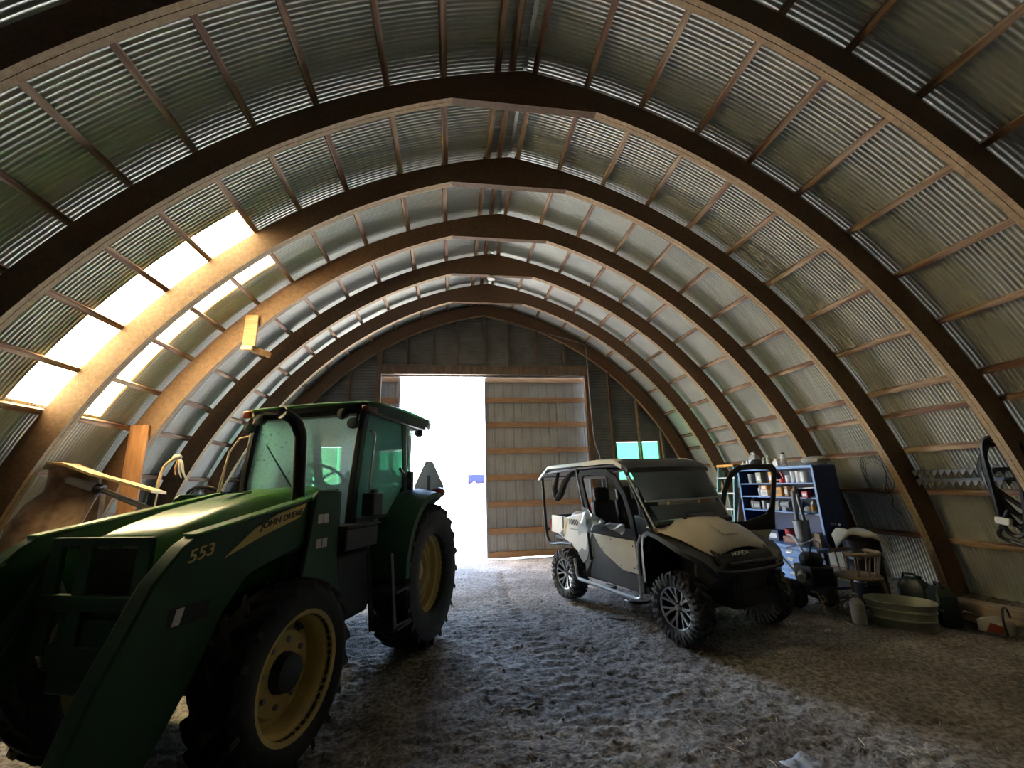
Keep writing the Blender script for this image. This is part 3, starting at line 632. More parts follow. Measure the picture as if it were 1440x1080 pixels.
ub = spun([(.02, .03), (.07, .03), (.10, .0), (.185, -.02), (.19, .06), (.203, .085), (.215, .09), (.215, .075), (.20, .05), (.198, -.10), (.215, -.11)], 36).mesh('rim', M_['black'])
def spokes():
    m = MB()
    for k in range(7):
        a = 2*PI*k/7+.3
        for d in (-.17, .17):
            c, s = math.cos(a+d*.55), math.sin(a+d*.55); c2, s2 = math.cos(a+d*1.25), math.sin(a+d*1.25)
            w1, w2 = .009, .012
            R_ = []
            for (cc, ss, r, y, wd) in ((c, s, .045, .048, w1), (c, s, .10, .060, w1), (c2, s2, .192, .082, w2)):
                R_.append([(r*cc-wd*ss*q, y+dy, r*ss+wd*cc*q) for q, dy in ((-1, -.02), (1, -.02), (1, 0), (-1, 0))])
            m.loft(R_)
    m.lathe([(.186, .078), (.190, .090), (.204, .094), (.207, .082)], 36, RX(-PI/2), closed=True)
    return m
us = spokes().mesh('spokes', M_['machined']); uc = spun([(.001, .078), (.022, .076), (.030, .06), (.034, .03)], 20).mesh('centre_cap', M_['machined'])
for x, yc in ((0, .63), (2.04, .63)):
    for s in (-1, 1):
        rz = 0 if s > 0 else PI
        link('tire', ut, uv, (x, s*yc, .335), (0, random.uniform(0, 1), rz))
        ri = link('rim', ub, uv, (x, s*yc, .335), (0, random.uniform(0, 1), rz)); link('spokes', us, ri); link('centre_cap', uc, ri)
# underbody and suspension
m = MB(); m.bx(.25, 2.15, -.42, .42, .29, .42); m.bx(-.30, .5, -.30, .30, .38, .70); m.bx(1.75, 2.40, -.26, .26, .33, .80); m.bx(.35, 1.62, -.64, .64, .36, .44)
up(m, 'underbody', BP, bev=.01)
for x in (0, 2.04):
    m = MB(); m.cyl((x, -.6, .335), (x, .6, .335), .02); m.bx(x-.16, x+.16, -.24, .24, .33, .52)
    for s in (-1, 1):
        for dx in (-.14, .14): m.tube([(x+dx, s*.22, .36), (x+dx*.2, s*.56, .30)], .016, 6); m.tube([(x+dx*.8, s*.24, .50), (x+dx*.2, s*.55, .42)], .014, 6)
    up(m, 'suspension', M_['black'])
    for s in (-1, 1): up(MB().tube([(x+.02, s*.44, .36), (x+.02, s*.34, .78)], .032, 10), 'shock_absorber', M_['black'])
# hood
rowsU = [(1.68, [(0, 1.160), (.16, 1.160), (.30, 1.155), (.48, 1.125), (.66, 1.085)]),
         (1.90, [(0, 1.160), (.15, 1.158), (.28, 1.148), (.44, 1.085), (.64, 1.035)]),
         (2.08, [(0, 1.105), (.14, 1.100), (.26, 1.085), (.40, 1.025), (.57, .975)]),
         (2.26, [(0, .985), (.13, .980), (.24, .960), (.36, .925), (.50, .890)]),
         (2.36, [(0, .895), (.12, .890), (.22, .870), (.33, .850), (.43, .830)])]
G_ = [[(x, -y, z) for y, z in reversed(r[1:])]+[(x, y, z) for y, z in r] for x, r in rowsU]
ho = up(MB().loft(G_, closed=False), 'hood', BG, solid=.012, sharp=22)
MB().prism([(-.11, -.10), (.11, -.10), (.13, .10), (-.13, .10)], frame((2.165, 0, 1.058), (0, 1, 0), (-.66, 0, .42)), .012).build('hood_scoop', M_['beige'], ho, bev=.006)
for s in (-1, 1): MB().ball((1.86, s*.23, 1.162), .022, 6, (1, 1.3, .6)).build('hood_plug', BP, ho)
MB().prism([(-.05, -.022), (.05, -.022), (.05, .022), (-.05, .022)], frame((1.80, -.655, 1.062), (1, 0, -.2), (0, -.25, 1)), .004).build('hood_badge', M_['rust'], ho)
# front fascia, headlights, bumper
m = MB()
fas = [(1.70, 1.05), (2.0, .985), (2.30, .87), (2.40, .80), (2.42, .66), (2.36, .52), (2.10, .70), (1.75, .78)]
m.side([(2.12, .93), (2.28, .90), (2.385, .84), (2.42, .74), (2.40, .60), (2.25, .50), (2.1, .60)], -.44, .44)
up(m, 'front_fascia', BP, bev=.03)
for s in (-1, 1):
    m = MB().prism([(-.16, -.05), (.10, -.07), (.15, .0), (.06, .06), (-.12, .045)], frame((2.345, s*.37, .80), (-.75*s*-1*s, s*1.0, .15), (-.3, 0, 1)), .02)
    h_ = up(m, 'headlight', M_['lamp'] if s > 0 else BP, bev=.008)
lettering('maker_lettering', 'HONDA', .055, M_['white'], uv, frame((2.402, -.10, .845), (0, 1, 0), (-.35, 0, 1)), ext=.003, wide=1.3)
m = MB(); m.tube(smooth_path([(2.30, -.50, .70), (2.46, -.46, .70), (2.50, -.2, .69), (2.50, .2, .69), (2.46, .46, .70), (2.30, .5, .70)], 4), .022, 10); m.tube([(2.45, -.34, .76), (2.47, .34, .76)], .02, 8)
m.tube([(2.49, -.25, .69), (2.42, -.25, .45)], .02, 8); m.tube([(2.49, .25, .69), (2.42, .25, .45)], .02, 8); m.bx(2.40, 2.48, -.25, .25, .40, .50)
up(m, 'front_bumper', M_['black'])
# front fenders over the wheels
for s in (-1, 1):
    R_ = []
    for k in range(12):
        t = k/11
        pts = [(1.60, .50), (1.60, .72), (1.61, .90), (1.64, 1.0), (1.72, 1.05), (1.86, 1.02), (2.0, .97), (2.12, .925), (2.25, .88), (2.36, .82), (2.42, .74), (2.44, .66)]
        x, z = pts[k]; yo = .70 if k < 9 else .70-.07*(k-8)
        cx, cz = 2.04, .50; n_ = Vector((x-cx, 0, z-cz)).normalized()*.05
        R_.append([(x, s*.40, z+.01), (x, s*yo, z), (x-n_.x, s*(yo+.012), z-n_.z), (x-n_.x*.7, s*(yo-.03), z-n_.z*.7), (x-n_.x*.6, s*.40, z-n_.z*.6)])
    up(MB().loft(R_), 'front_fender', BP, sharp=40)
    up(MB().tube([(1.575, s*.735, .36), (1.585, s*.74, .70), (1.60, s*.735, .90), (1.645, s*.725, 1.0)], .016, 7), 'fender_edge_glint', M_['silver'])  # silver strip stands in for the highlight along the fender edge
# side nerf bar and sill
for s in (-1, 1):
    m = MB(); m.tube(smooth_path([(.29, s*.72, .58), (.31, s*.72, .46), (.37, s*.735, .345), (.52, s*.74, .335), (1.0, s*.74, .325), (1.50, s*.74, .315), (1.575, s*.735, .36)], 4), .021, 9)
    m.bx(.85, 1.0, min(s*.60, s*.74), max(s*.60, s*.74), .31, .34); m.bx(1.35, 1.45, min(s*.6, s*.74), max(s*.6, s*.74), .30, .33)
    up(m, 'nerf_bar', M_['silver'])
    up(MB().side([(.45, .42), (.62, .62), (.72, .90), (.66, 1.12), (.60, .95), (.44, .56)], s*.60, s*.66), 'rear_sill_panel', M_['greyplastic'], bev=.01)
    up(MB().side([(.55, .38), (1.56, .36), (1.56, .56), (1.22, .56), (.86, .77), (.70, .92), (.66, .70)], s*.60, s*.665), 'lower_side_panel', BP, bev=.012)
# doors: hard lower panel, soft upper window frame
def door(parent, hinge, sgn):
    # local frame: u from hinge (front) to rear, v up
    d = parent
    panel = [(.0, .56), (.02, .925), (.82, .945), (.70, .80), (.60, .72), (.27, .565)]
    fr = hinge
    pn = MB().prism(panel, fr, .03).build('door_panel', BG, d, bev=.01)
    for u_, v_ in ((.06, .62), (.06, .86), (.45, .90), (.62, .78), (.30, .62)): MB().lathe([(.008, 0), (.008, .004), (.001, .006)], 8, fr @ T(u_, v_, .03)).build('panel_bolt', BP, pn)
    up_o = [(-.03, .93), (.01, 1.20), (.10, 1.45), (.24, 1.66), (.42, 1.76), (.70, 1.77), (1.0, 1.76), (1.05, 1.70), (.98, 1.42), (.90, 1.15), (.86, .95), (.4, .94)]
    up_i = [(.06, 1.05), (.09, 1.22), (.16, 1.42), (.30, 1.61), (.45, 1.69), (.68, 1.70), (.92, 1.69), (.97, 1.65), (.91, 1.42), (.84, 1.22), (.76, 1.14), (.4, 1.05)]
    MB().ring(up_o, up_i, fr @ T(0, 0, .005), .035).build('window_frame', M_['fabric'], d, bev=.008)
    for v_ in (.64, .88): MB().box((0, 0, 0), (.05, .05, .05)).build('door_hinge', M_['chrome'], d).matrix_local = fr @ T(-.02, v_, .02)
    return d
fr_r = frame((1.52, -.665, 0), (-1, 0, 0), (0, 0, 1))                # closed door on the near side: z = u x v points to -? 
door(uv, frame((1.52, -.66, 0), (-1, 0, 0), (0, 0, 1)) @ Matrix.Diagonal((1, 1, -1, 1)), -1)
a_ = math.radians(60)
door(uv, frame((1.60, .70, 0), (math.cos(a_), math.sin(a_), 0), (0, 0, 1)) @ T(0, 0, -.03) @ Matrix.Diagonal((.76, 1, 1, 1)), 1)
# rolled-down clear window on the near door
def crumple(P, name, seed, amp, m_, nu=14, nv=12, parent=uv):
    rs = random.Random(seed); R_ = []
    A, B, C, Dd = [Vector(p) for p in P]
    off = [[math.sin(i*.9+seed)*math.cos(j*.7+i*.35) for i in range(nu+1)] for j in range(nv+1)]
    for j in range(nv+1):
        v_ = j/nv; row = []
        for i in range(nu+1):
            u_ = i/nu; p = (A*(1-u_)+B*u_)*(1-v_)+(Dd*(1-u_)+C*u_)*v_
            row.append(tuple(p+Vector((0, -amp*(.5+.5*math.sin(u_*9+v_*6+seed))-amp*.4*off[j][i], amp*.3*off[j][i]))))
        R_.append(row)
    return MB().loft(R_, closed=False).build(name, m_, parent, sharp=60)
crumple([(.60, -.74, 1.29), (1.06, -.735, 1.11), (1.05, -.735, 1.06), (.53, -.76, .91)], 'window_flap', 3, .05, M_['vinyl'])
crumple([(1.08, -.735, 1.11), (1.44, -.73, 1.10), (1.36, -.73, .98), (1.07, -.735, 1.05)], 'window_flap', 5, .03, M_['vinyl'], 8, 6)
# roll cage
for s in (-1, 1):
    y = s*.66
    up(MB().tube(smooth_path([(-.60, y, 1.72), (-.58, y, 1.35), (-.545, y, .88), (-.50, y, .76), (-.40, y, .70), (-.1, y, .735), (.15, y, .745)], 4), .022, 9), 'rear_hoop', M_['black'])
    up(MB().tube([(.40, y, 1.80), (.50, y, 1.35), (.56, y, 1.12), (.60, y, .60)], .028, 9), 'centre_pillar', M_['black'])
    up(MB().tube(smooth_path([(.40, y, 1.80), (1.0, y, 1.80), (1.30, y, 1.79), (1.42, y, 1.72), (1.58, y, 1.40), (1.76, y*.98, 1.05)], 4), .026, 9), 'front_pillar', M_['black'])
    up(MB().tube([(1.47, s*.675, 1.66), (1.64, s*.66, 1.36), (1.79, s*.64, 1.08)], .012, 8), 'pillar_trim', M_['silver'])
    up(MB().tube([(-.58, y, 1.76), (.40, y, 1.80)], .022, 8), 'roof_rail', M_['black'])
m = MB()
for x, z in ((-.58, 1.72), (.40, 1.79), (1.36, 1.76)): m.tube([(x, -.66, z), (x, .66, z)], .022, 8)
m.tube([(.56, -.62, 1.12), (.56, .62, 1.12)], .022, 8); m.tube([(-.55, -.66, .90), (-.55, .66, .90)], .02, 8)
up(m, 'cage_crossbar', M_['black'])
# roof: silver rear section, dark front section
m = MB(); R_ = []
for x, z in ((-.67, 1.70), (-.645, 1.705), (-.36, 1.868), (.0, 1.872), (.58, 1.876)):
    R_.append([(x, -.70, z-.045), (x, -.70, z-.005), (x, -.62, z+.012), (x, 0, z+.02), (x, .62, z+.012), (x, .70, z-.005), (x, .70, z-.045), (x, 0, z-.03)])
up(m.loft(R_), 'rear_roof', M_['silver'], sharp=25)
m = MB(); R_ = []
for x, z in ((.58, 1.874), (.9, 1.878), (1.26, 1.865), (1.42, 1.815), (1.50, 1.745)):
    R_.append([(x, -.70, z-.05), (x, -.70, z-.005), (x, -.58, z+.014), (x, -.2, z+.02), (x, .2, z+.02), (x, .58, z+.014), (x, .70, z-.005), (x, .70, z-.05), (x, 0, z-.035)])
up(m.loft(R_), 'front_roof', BP, sharp=25)
for s in (-1, 1): up(MB().loft([[(x, s*.705, z-.055), (x, s*.705, z), (x, s*.60, z+.018), (x, s*.60, z)] for x, z in ((.58, 1.876), (1.0, 1.88), (1.26, 1.868), (1.40, 1.80))]), 'roof_edge', BG, sharp=30)
# windshields and cowl
def upane(name, pts, m_):
    P = [Vector(p) for p in pts]; n = (P[1]-P[0]).cross(P[2]-P[0]).normalized()*.006; k = len(P)
    return up(MB().add(P+[p+n for p in P], [tuple(reversed(range(k))), tuple(range(k, 2*k))]+[(i, (i+1) % k, (i+1) % k+k, i+k) for i in range(k)]), name, m_)
upane('upper_windshield', [(1.68, -.63, 1.36), (1.68, .63, 1.36), (1.49, .66, 1.73), (1.49, -.66, 1.73)], M_['tint'])
upane('lower_windshield', [(1.80, -.57, 1.16), (1.80, .57, 1.16), (1.70, .60, 1.31), (1.70, -.60, 1.31)], M_['smoke'])
m = MB(); m.beam((1.685, -.64, 1.365), (1.685, .64, 1.365), .02, .022); up(m, 'windshield_rail', M_['silver'])
m = MB(); m.side([(1.35, 1.0), (1.40, 1.20), (1.55, 1.20), (1.66, 1.15), (1.82, 1.15), (1.84, 1.10), (1.66, 1.02), (1.6, .5), (1.45, .5)], -.62, .62); m.side([(1.55, 1.18), (1.62, 1.245), (1.76, 1.22), (1.84, 1.15)], -.12, .42); up(m, 'dashboard', BP, bev=.02)
# seats, steering wheel
for k, y in enumerate((-.40, 0, .40)):
    m = MB(); m.box((.86, y, .72), (.52, .37, .16)); m.box((.64, y, 1.05), (.13, .36, .60), (0, -.14, 0)); m.box((.575, y, 1.43), (.10, .24, .20), (0, -.14, 0)); up(m, 'seat', M_['seat'], bev=.04)
m = MB(); m.bx(.5, 1.2, -.6, .6, .44, .66); up(m, 'seat_base', BP)
c_ = Vector((1.20, .38, 1.14)); ax = Vector((-.75, 0, .66)).normalized(); u = ax.orthogonal().normalized(); v = ax.cross(u); m = MB()
m.tube([c_+(u*math.cos(t)+v*math.sin(t))*.17 for t in [2*PI*k/26 for k in range(26)]], .015, 7, closed=True)
for k in range(3): a = 2*PI*k/3; m.tube([c_, c_+(u*math.cos(a)+v*math.sin(a))*.165], .012, 6)
m.tube([c_, c_-ax*.3], .02, 7); up(m, 'steering_wheel', BP)
m = MB(); m.tube(smooth_path([(1.42, -.30, 1.08), (1.26, -.34, 1.16), (1.20, -.36, 1.06), (1.22, -.36, .92), (1.40, -.34, .84)], 5), .018, 8); up(m, 'grab_handle', M_['greyplastic'])
up(MB().box((1.42, .08, 1.66), (.03, .24, .08)), 'rear_view_mirror', BP, bev=.02)
# cargo bed with printed side panels
for s in (-1, 1):
    bp = [(-.40, .88), (-.36, 1.125), (-.03, 1.118), (.0, 1.10), (.30, 1.16), (.52, 1.20), (.60, 1.15), (.66, .95), (.52, .62), (.43, .54), (.30, .66), (.12, .755), (-.20, .86)]
    sp = up(MB().side(bp, s*.62, s*.665), 'bed_side', M_['white'], bev=.012)
    MB().side([(-.05, 1.115), (-.03, 1.115), (-.035, .93), (-.055, .95)], s*.662, s*.672).build('panel_gap', BP, sp)
    MB().side([(-.13, .87), (-.06, .93), (-.02, .92), (-.04, .83)], s*.662, s*.672).build('bed_latch', BP, sp)
    MB().side([(.62, 1.0), (.665, .95), (.52, .60), (.43, .53), (.31, .65), (.40, .72), (.50, .70)], s*.664, s*.675).build('lower_trim', M_['greyplastic'], sp)
    if s < 0:
        lettering('model_lettering', '1000', .11, M_['decalblack'], sp, frame((.23, -.671, 1.05), (1, 0, 0), (.15, 0, 1)), wide=1.1)
        MB().prism([(-.10, -.01), (.10, -.01), (.10, .006), (-.10, .006)], frame((.25, -.671, .96), (1, 0, 0), (0, 0, 1)), .001).build('small_print', M_['greyplastic'], sp)
        MB().prism([(-.10, -.13), (-.05, -.13), (.06, .10), (.01, .10)], frame((.03, -.671, 1.0), (1, 0, 0), (0, 0, 1)), .001).build('graphic_stripe', M_['decal'], sp)
m = MB(); m.bx(-.36, .55, -.62, .62, .78, .82); m.bx(.50, .55, -.62, .62, .8, 1.1); m.bx(-.39, -.355, -.62, .62, .86, 1.12); up(m, 'cargo_bed', BP, bev=.008)
up(MB().box((-.40, -.64, .98), (.03, .07, .16)), 'tail_light', M_['red'], bev=.01)
m = MB(); m.tube(smooth_path([(-.35, -.50, 1.78), (-.40, -.52, 1.62), (-.47, -.52, 1.52), (-.42, -.52, 1.38), (-.34, -.5, 1.42), (-.22, -.48, 1.60), (-.05, -.48, 1.72), (.1, -.46, 1.76)], 5), [.02+.035*abs(math.sin(k*.09)) for k in range(36)], 8); up(m, 'folded_belt', M_['fabric'])
# bag in the bed
def bag(name, label, cat, loc, size, m_, seed, group=None):
    rs = random.Random(seed); m = MB(); R_ = []
    for j in range(9):
        t = PI*(.04+.92*j/8); R_.append([(size[0]*math.sin(t)**.7*math.cos(a)*(1+rs.uniform(-.12, .12)), size[1]*math.sin(t)**.7*math.sin(a)*(1+rs.uniform(-.12, .12)), size[2]*(.5-.5*math.cos(t))) for a in [2*PI*k/14 for k in range(14)]])
    return tag(m.loft(R_).build(name, m_, None, loc=loc, sharp=50), label, cat, group)
# ------------------------------------------------------------------ workbench, blue shelf unit, drawers
wbn = thing('workbench', 'low steel workbench with blue edge under the blue shelf unit', 'workbench', (5.1, 6.05, 0))
MB().bx(-.36, .30, -.85, .85, .605, .65).build('bench_top', M_['blue'], wbn, bev=.005)
for x in (-.20, .26):
    for y in (-.78, .78): MB().bx(x-.025, x+.025, y-.025, y+.025, 0, .605).build('leg', M_['navy_and_shade'], wbn)
MB().bx(-.18, .28, -.80, .80, .14, .17).build('lower_shelf', M_['navy_and_shade'], wbn)
su = thing('shelf_unit', 'blue steel shelf unit crowded with cans, standing on the workbench', 'shelf', (4.95, 6.02, .65))
for y in (-.77, .77): MB().bx(0, .36, y-.012, y+.012, 0, 1.08).build('side_panel', M_['navy_and_shade'], su); MB().bx(-.008, 0, y-.016, y+.016, 0, 1.06).build('front_edge', M_['blue'], su)
MB().bx(.35, .36, -.77, .77, 0, 1.08).build('back_panel', M_['navy_and_shade'], su)
for z in (.43, .64, .845): MB().bx(0, .35, -.765, .765, z-.012, z+.006).build('shelf', M_['blue'], su)
MB().bx(-.01, .36, -.78, .78, 1.05, 1.095).build('top_panel', M_['blue'], su, bev=.006)
dc = thing('drawer_cabinet', 'blue four-drawer cabinet under the bench edge', 'cabinet', (4.83, 5.77, .172))
MB().bx(0, .40, -.22, .22, 0, .42).build('body', M_['blue'], dc)
for k in range(4):
    d = MB().bx(-.014, 0, -.21, .21, .015+.10*k, .105+.10*k).build('drawer', M_['blue'], dc, bev=.004)
    MB().bx(-.030, -.012, -.05, .05, .055+.10*k, .068+.10*k).build('handle', M_['chrome'], d)
    MB().bx(-.018, -.012, -.055, .055, .072+.10*k, .095+.10*k).build('drawer_label', M_['offwhite'], d)
# builders for small goods
def bottle(name, label, cat, p, h, r, m_, cap=None, capm=None, group=None, neck=.4, shoulder=.68, band=None):
    t = thing(name, label, cat, p, random.uniform(0, 6), group)
    MB().lathe([(r*.96, 0), (r, .01), (r, h*shoulder), (r*neck, h*(shoulder+.17)), (r*neck, h*.9)], 16).build('body', m_, t)
    MB().lathe([(r*neck*1.2, h*.89), (r*neck*1.15, h), (.001, h)], 12).build('cap', M_[capm or 'white'], t)
    if band: MB().lathe([(r*1.01, h*.18), (r*1.01, h*.55)], 16).build('paper_label', M_[band], t)
    return t
def can(name, label, cat, p, h, r, m_, group=None, lid='grey', taper=1.0, handle=False):
    t = thing(name, label, cat, p, 0, group)
    MB().lathe([(r*taper*.98, 0), (r*taper, .006), (r, h*.97), (r*1.03, h*.975), (r*1.03, h)], 20).build('body', m_, t)
    MB().lathe([(r*.96, h), (r*.9, h-.006), (.001, h-.006)], 20).build('lid', M_[lid], t)
    if handle: MB().tube([(0, r*math.cos(a)*1.02, h*.9+math.sin(a)*r*.0-abs(math.sin(a))*-.0+.0+r*.9*math.sin(a)*.8) for a in [PI*k/12 for k in range(13)]], .004, 5).build('bail', M_['grey'], t)
    return t
def carton(name, label, cat, p, size, m_, rz=0, group=None, flap='white'):
    t = thing(name, label, cat, p, rz, group)
    MB().bx(-size[0]/2, size[0]/2, -size[1]/2, size[1]/2, 0, size[2]).build('body', m_, t, bev=.004)
    MB().bx(-size[0]/2-.001, -size[0]/2+.002, -size[1]*.32, size[1]*.32, size[2]*.25, size[2]*.7).build('printed_panel', M_[flap], t)
    return t
def yq(px, X=5.1): return 5.50+(1134-px)*.0142+(X-5.1)*1.05
ZT = 1.747
bottle('spray_bottle', 'small white spray bottle at the ladder end of the shelf top', 'bottle', (5.08, yq(1042), ZT), .13, .025, M_['white'])
bottle('oil_bottle', 'slim white oil bottle beside the grey jug on the shelf top', 'bottle', (5.12, yq(1047), ZT), .17, .03, M_['white'], capm='greyplastic')
t = thing('oil_jug', 'grey oil jug with white label and loop handle on the shelf top', 'jug', (5.16, yq(1056), ZT))
MB().loft([[(x*k, y*k, z) for x, y in ((-.06, -.09), (.06, -.09), (.06, .09), (-.06, .09))] for z, k in ((0, 1), (.15, 1), (.21, .7), (.23, .4))]).build('body', M_['greyplastic'], t, bev=.012)
MB().bx(-.064, -.06, -.06, .06, .03, .14).build('paper_label', M_['white'], t); MB().tube([(0, .07, .17), (0, .06, .26), (0, -.02, .28), (0, -.03, .22)], .012, 7).build('handle', M_['greyplastic'], t); MB().lathe([(.025, .22), (.025, .26), (.001, .26)], 10).build('cap', M_['white'], t)
carton('white_carton', 'flat white carton under the black cap on the shelf top', 'box', (5.04, yq(1066.5), ZT), (.14, .20, .055), M_['white'], flap='greyplastic')
t = thing('hard_cap', 'black cap with a brim resting on the flat white carton', 'cap', (5.05, yq(1068.5), ZT+.056)); MB().lathe([(.10, 0), (.095, .04), (.07, .075), (.001, .09)], 18).build('crown', M_['fabric'], t); MB().lathe([(.10, 0), (.15, .004), (.15, .009), (.10, .012)], 18, T(-.02, 0, 0)).build('brim', M_['fabric'], t)
for px, h, lb in ((1080, .165, 'olive squeeze bottle next to the black cap on the shelf top'), (1087, .19, 'taller olive squeeze bottle on the shelf top')): bottle('squeeze_bottle', lb, 'bottle', (5.06, yq(px), ZT), h, .034, M_['galvtub'], capm='offwhite')
t = MB().ball((0, 0, .032), .034, 8, (1, 1, .93)).build('cream_ball', M_['offwhite'], None, loc=(5.0, yq(1092), ZT)); tag(t, 'small cream ball on the shelf top front edge', 'ball')
bottle('bleach_jug', 'squat white jug beside the cream ball', 'jug', (5.06, yq(1098), ZT), .13, .045, M_['white'], capm='white', band='offwhite')
bottle('black_cap_bottle', 'white bottle with a wide black cap on the shelf top', 'bottle', (5.10, yq(1106), ZT), .21, .04, M_['white'], capm='blackplastic', neck=.6, band='offwhite')
carton('small_white_box', 'small white box before the black-capped bottle', 'box', (5.0, yq(1103), ZT), (.05, .10, .08), M_['white'])
t = bag('folded_cover', 'pale folded canvas cover slumped over the shelf end', 'cover', (5.13, 5.36, ZT), (.16, .19, .12), M_['canvas'], 4)
# upper row
z = 1.503
def Yq(px): return yq(px, 5.05)
carton('amber_carton', 'upright amber carton on the upper shelf', 'box', (5.06, Yq(1085), z), (.10, .06, .17), M_['amber'], .1)
t = thing('red_strap_tool', 'red ratchet tool with a raised handle on the upper shelf', 'tool', (5.05, Yq(1100), z)); MB().lathe([(.05, 0), (.05, .06), (.02, .065)], 16).build('drum', M_['red'], t); MB().beam((0, -.02, .06), (0, .02, .17), .02, .02).build('handle', M_['red'], t); MB().beam((0, .06, .04), (0, .16, .05), .02, .03).build('strap', M_['redlens'], t)
for i, (px, h, r, lb) in enumerate(((1107, .11, .036, 'shortest white can in the upper shelf row'), (1114, .16, .036, 'tall narrow white can in the upper shelf row'), (1120, .165, .040, 'tall white can beside the widest one'), (1127, .15, .055, 'widest white can in the upper shelf row'))):
    can('white_can', lb, 'can', (5.06+.01*i, Yq(px), z), h, r, M_['white'], 'white cans on the upper shelf', lid='white')
can('dark_can', 'dark grey can at the shelf end behind the open vehicle door', 'can', (5.05, Yq(1052), z), .15, .05, M_['greyplastic'])
carton('pale_carton', 'pale green carton near the dark can', 'box', (5.08, Yq(1065), z), (.10, .12, .17), M_['galvtub'])
# middle row
z = 1.297
carton('amber_box', 'wide amber box on the middle shelf', 'box', (5.05, Yq(1092), z), (.12, .17, .14), M_['amber'], .2, flap='tan')
carton('brown_box', 'leaning brown box beside the wide amber box', 'box', (5.09, Yq(1104), z), (.12, .12, .15), M_['tan'], -.3)
bottle('brown_bottle', 'squat brown bottle on the middle shelf', 'bottle', (5.06, Yq(1113), z), .15, .04, M_['rust'], capm='offwhite')
carton('tiny_carton', 'tiny white carton at the middle shelf edge', 'box', (4.99, Yq(1119), z), (.04, .07, .05), M_['white'])
carton('red_white_box', 'small red box with a white face on the middle shelf', 'box', (5.02, Yq(1130), z), (.06, .10, .08), M_['red'])
t = MB().tube(smooth_path([(0, -.3, .10), (0, -.1, .13), (0, .1, .12), (.02, .25, .14)], 4), .012, 7).build('grease_hose', M_['grey'], None, loc=(5.14, Yq(1125), z)); tag(t, 'grey bent hose lying along the middle shelf back', 'hose')
bottle('tilted_tube', 'white caulk tube with nozzle behind the open vehicle door', 'tube', (5.05, Yq(1063), z), .17, .03, M_['white'], neck=.3)
carton('amber_white_box', 'amber box topping the white box', 'box', (5.05, Yq(1074), z+.101), (.11, .13, .07), M_['amber'])
carton('white_box', 'white box with an amber box on it', 'box', (5.05, Yq(1074), z), (.12, .15, .10), M_['white'], flap='offwhite')
# lower row
z = 1.087
t = thing('bench_grinder', 'grey bench grinder with twin wheels on the lower shelf', 'grinder', (5.06, Yq(1098), z)); MB().cyl((0, -.07, .09), (0, .07, .09), .05).bx(-.05, .05, -.04, .04, 0, .06).build('motor', M_['greyplastic'], t, bev=.006)
for s in (-1, 1): MB().lathe([(.001, -.015), (.065, -.015), (.065, .015), (.001, .015)], 20, T(0, s*.10, .09) @ RX(PI/2)).build('grinding_wheel', M_['canvas'], t)
carton('grey_bracket_box', 'grey sloped box beside the bench grinder', 'box', (5.06, Yq(1085), z), (.12, .12, .13), M_['greyplastic'], .3, flap='canvas')
bottle('yellow_bottle', 'white bottle with a yellow band on the lower shelf', 'bottle', (5.03, Yq(1136), z), .19, .035, M_['white'], capm='white', band='amber')
bottle('red_bottle', 'narrow red bottle at the shelf end post', 'bottle', (5.03, Yq(1144), z), .17, .024, M_['red'], capm='red')
t = MB().ball((0, 0, .045), .05, 7, (1, 1.3, .9)).build('rag_ball', M_['canvas'], None, loc=(5.03, Yq(1129), z)); tag(t, 'crumpled pale rag beside the yellow banded bottle', 'rag')
carton('dark_parts_box', 'dark parts box at the ladder end of the lower shelf', 'box', (5.08, Yq(1057), z), (.16, .16, .12), M_['black'], .1, flap='greyplastic')
can('paint_can', 'dented grey paint can beside the dark parts box', 'can', (5.06, Yq(1068), z), .14, .06, M_['grey'])
can('small_paint_can', 'small white paint can beside the dented grey one', 'can', (5.04, Yq(1076), z), .10, .045, M_['white'])
bottle('coolant_jug', 'tall pale blue jug on the lower shelf behind the open vehicle door', 'jug', (5.10, Yq(1044.5), z), .18, .05, M_['greyplastic'], capm='white', band='white')
# on the bench
z = .652
pl = can('metal_pail', 'tall galvanised pail with tubes standing in it on the bench', 'pail', (4.85, Yq(1119)-.16, z), .34, .10, M_['galv_new'], lid='blackplastic', taper=.85)
for k, (dx, dy, h, r) in enumerate(((0, .045, .40, .030), (.02, -.05, .34, .022))):
    o = MB().lathe([(r, 0), (r, h), (r*.7, h), (r*.7, h-.05), (.001, h-.05)], 12).build('cardboard_tube', M_['greyplastic'] if k == 0 else M_['grey'], None, loc=(4.84+dx, Yq(1119)-.16+dy, z+.336), rot=(.06*(1-2*k), -.03, 0)); tag(o, ('thick grey tube' if k == 0 else 'thin steel tube')+' standing in the galvanised pail', 'tube')
can('red_tin', 'round red tin on the bench beside the pail', 'tin', (4.95, Yq(1100)-.1, z+.09), .10, .075, M_['red'], lid='redlens')
carton('brown_case', 'low brown case under the round red tin', 'box', (4.96, Yq(1103)-.1, z), (.17, .26, .088), M_['redlens'], flap='rust')
carton('blue_case', 'dark blue case at the bench end near the vehicle door', 'box', (4.97, Yq(1086), z), (.2, .18, .15), M_['navy_and_shade'], .2, flap='white')
carton('tan_carton', 'open tan carton at the bench end below the yellow banded bottle', 'box', (4.98, 5.34, z), (.2, .12, .18), M_['tan'], .1, flap='tan')
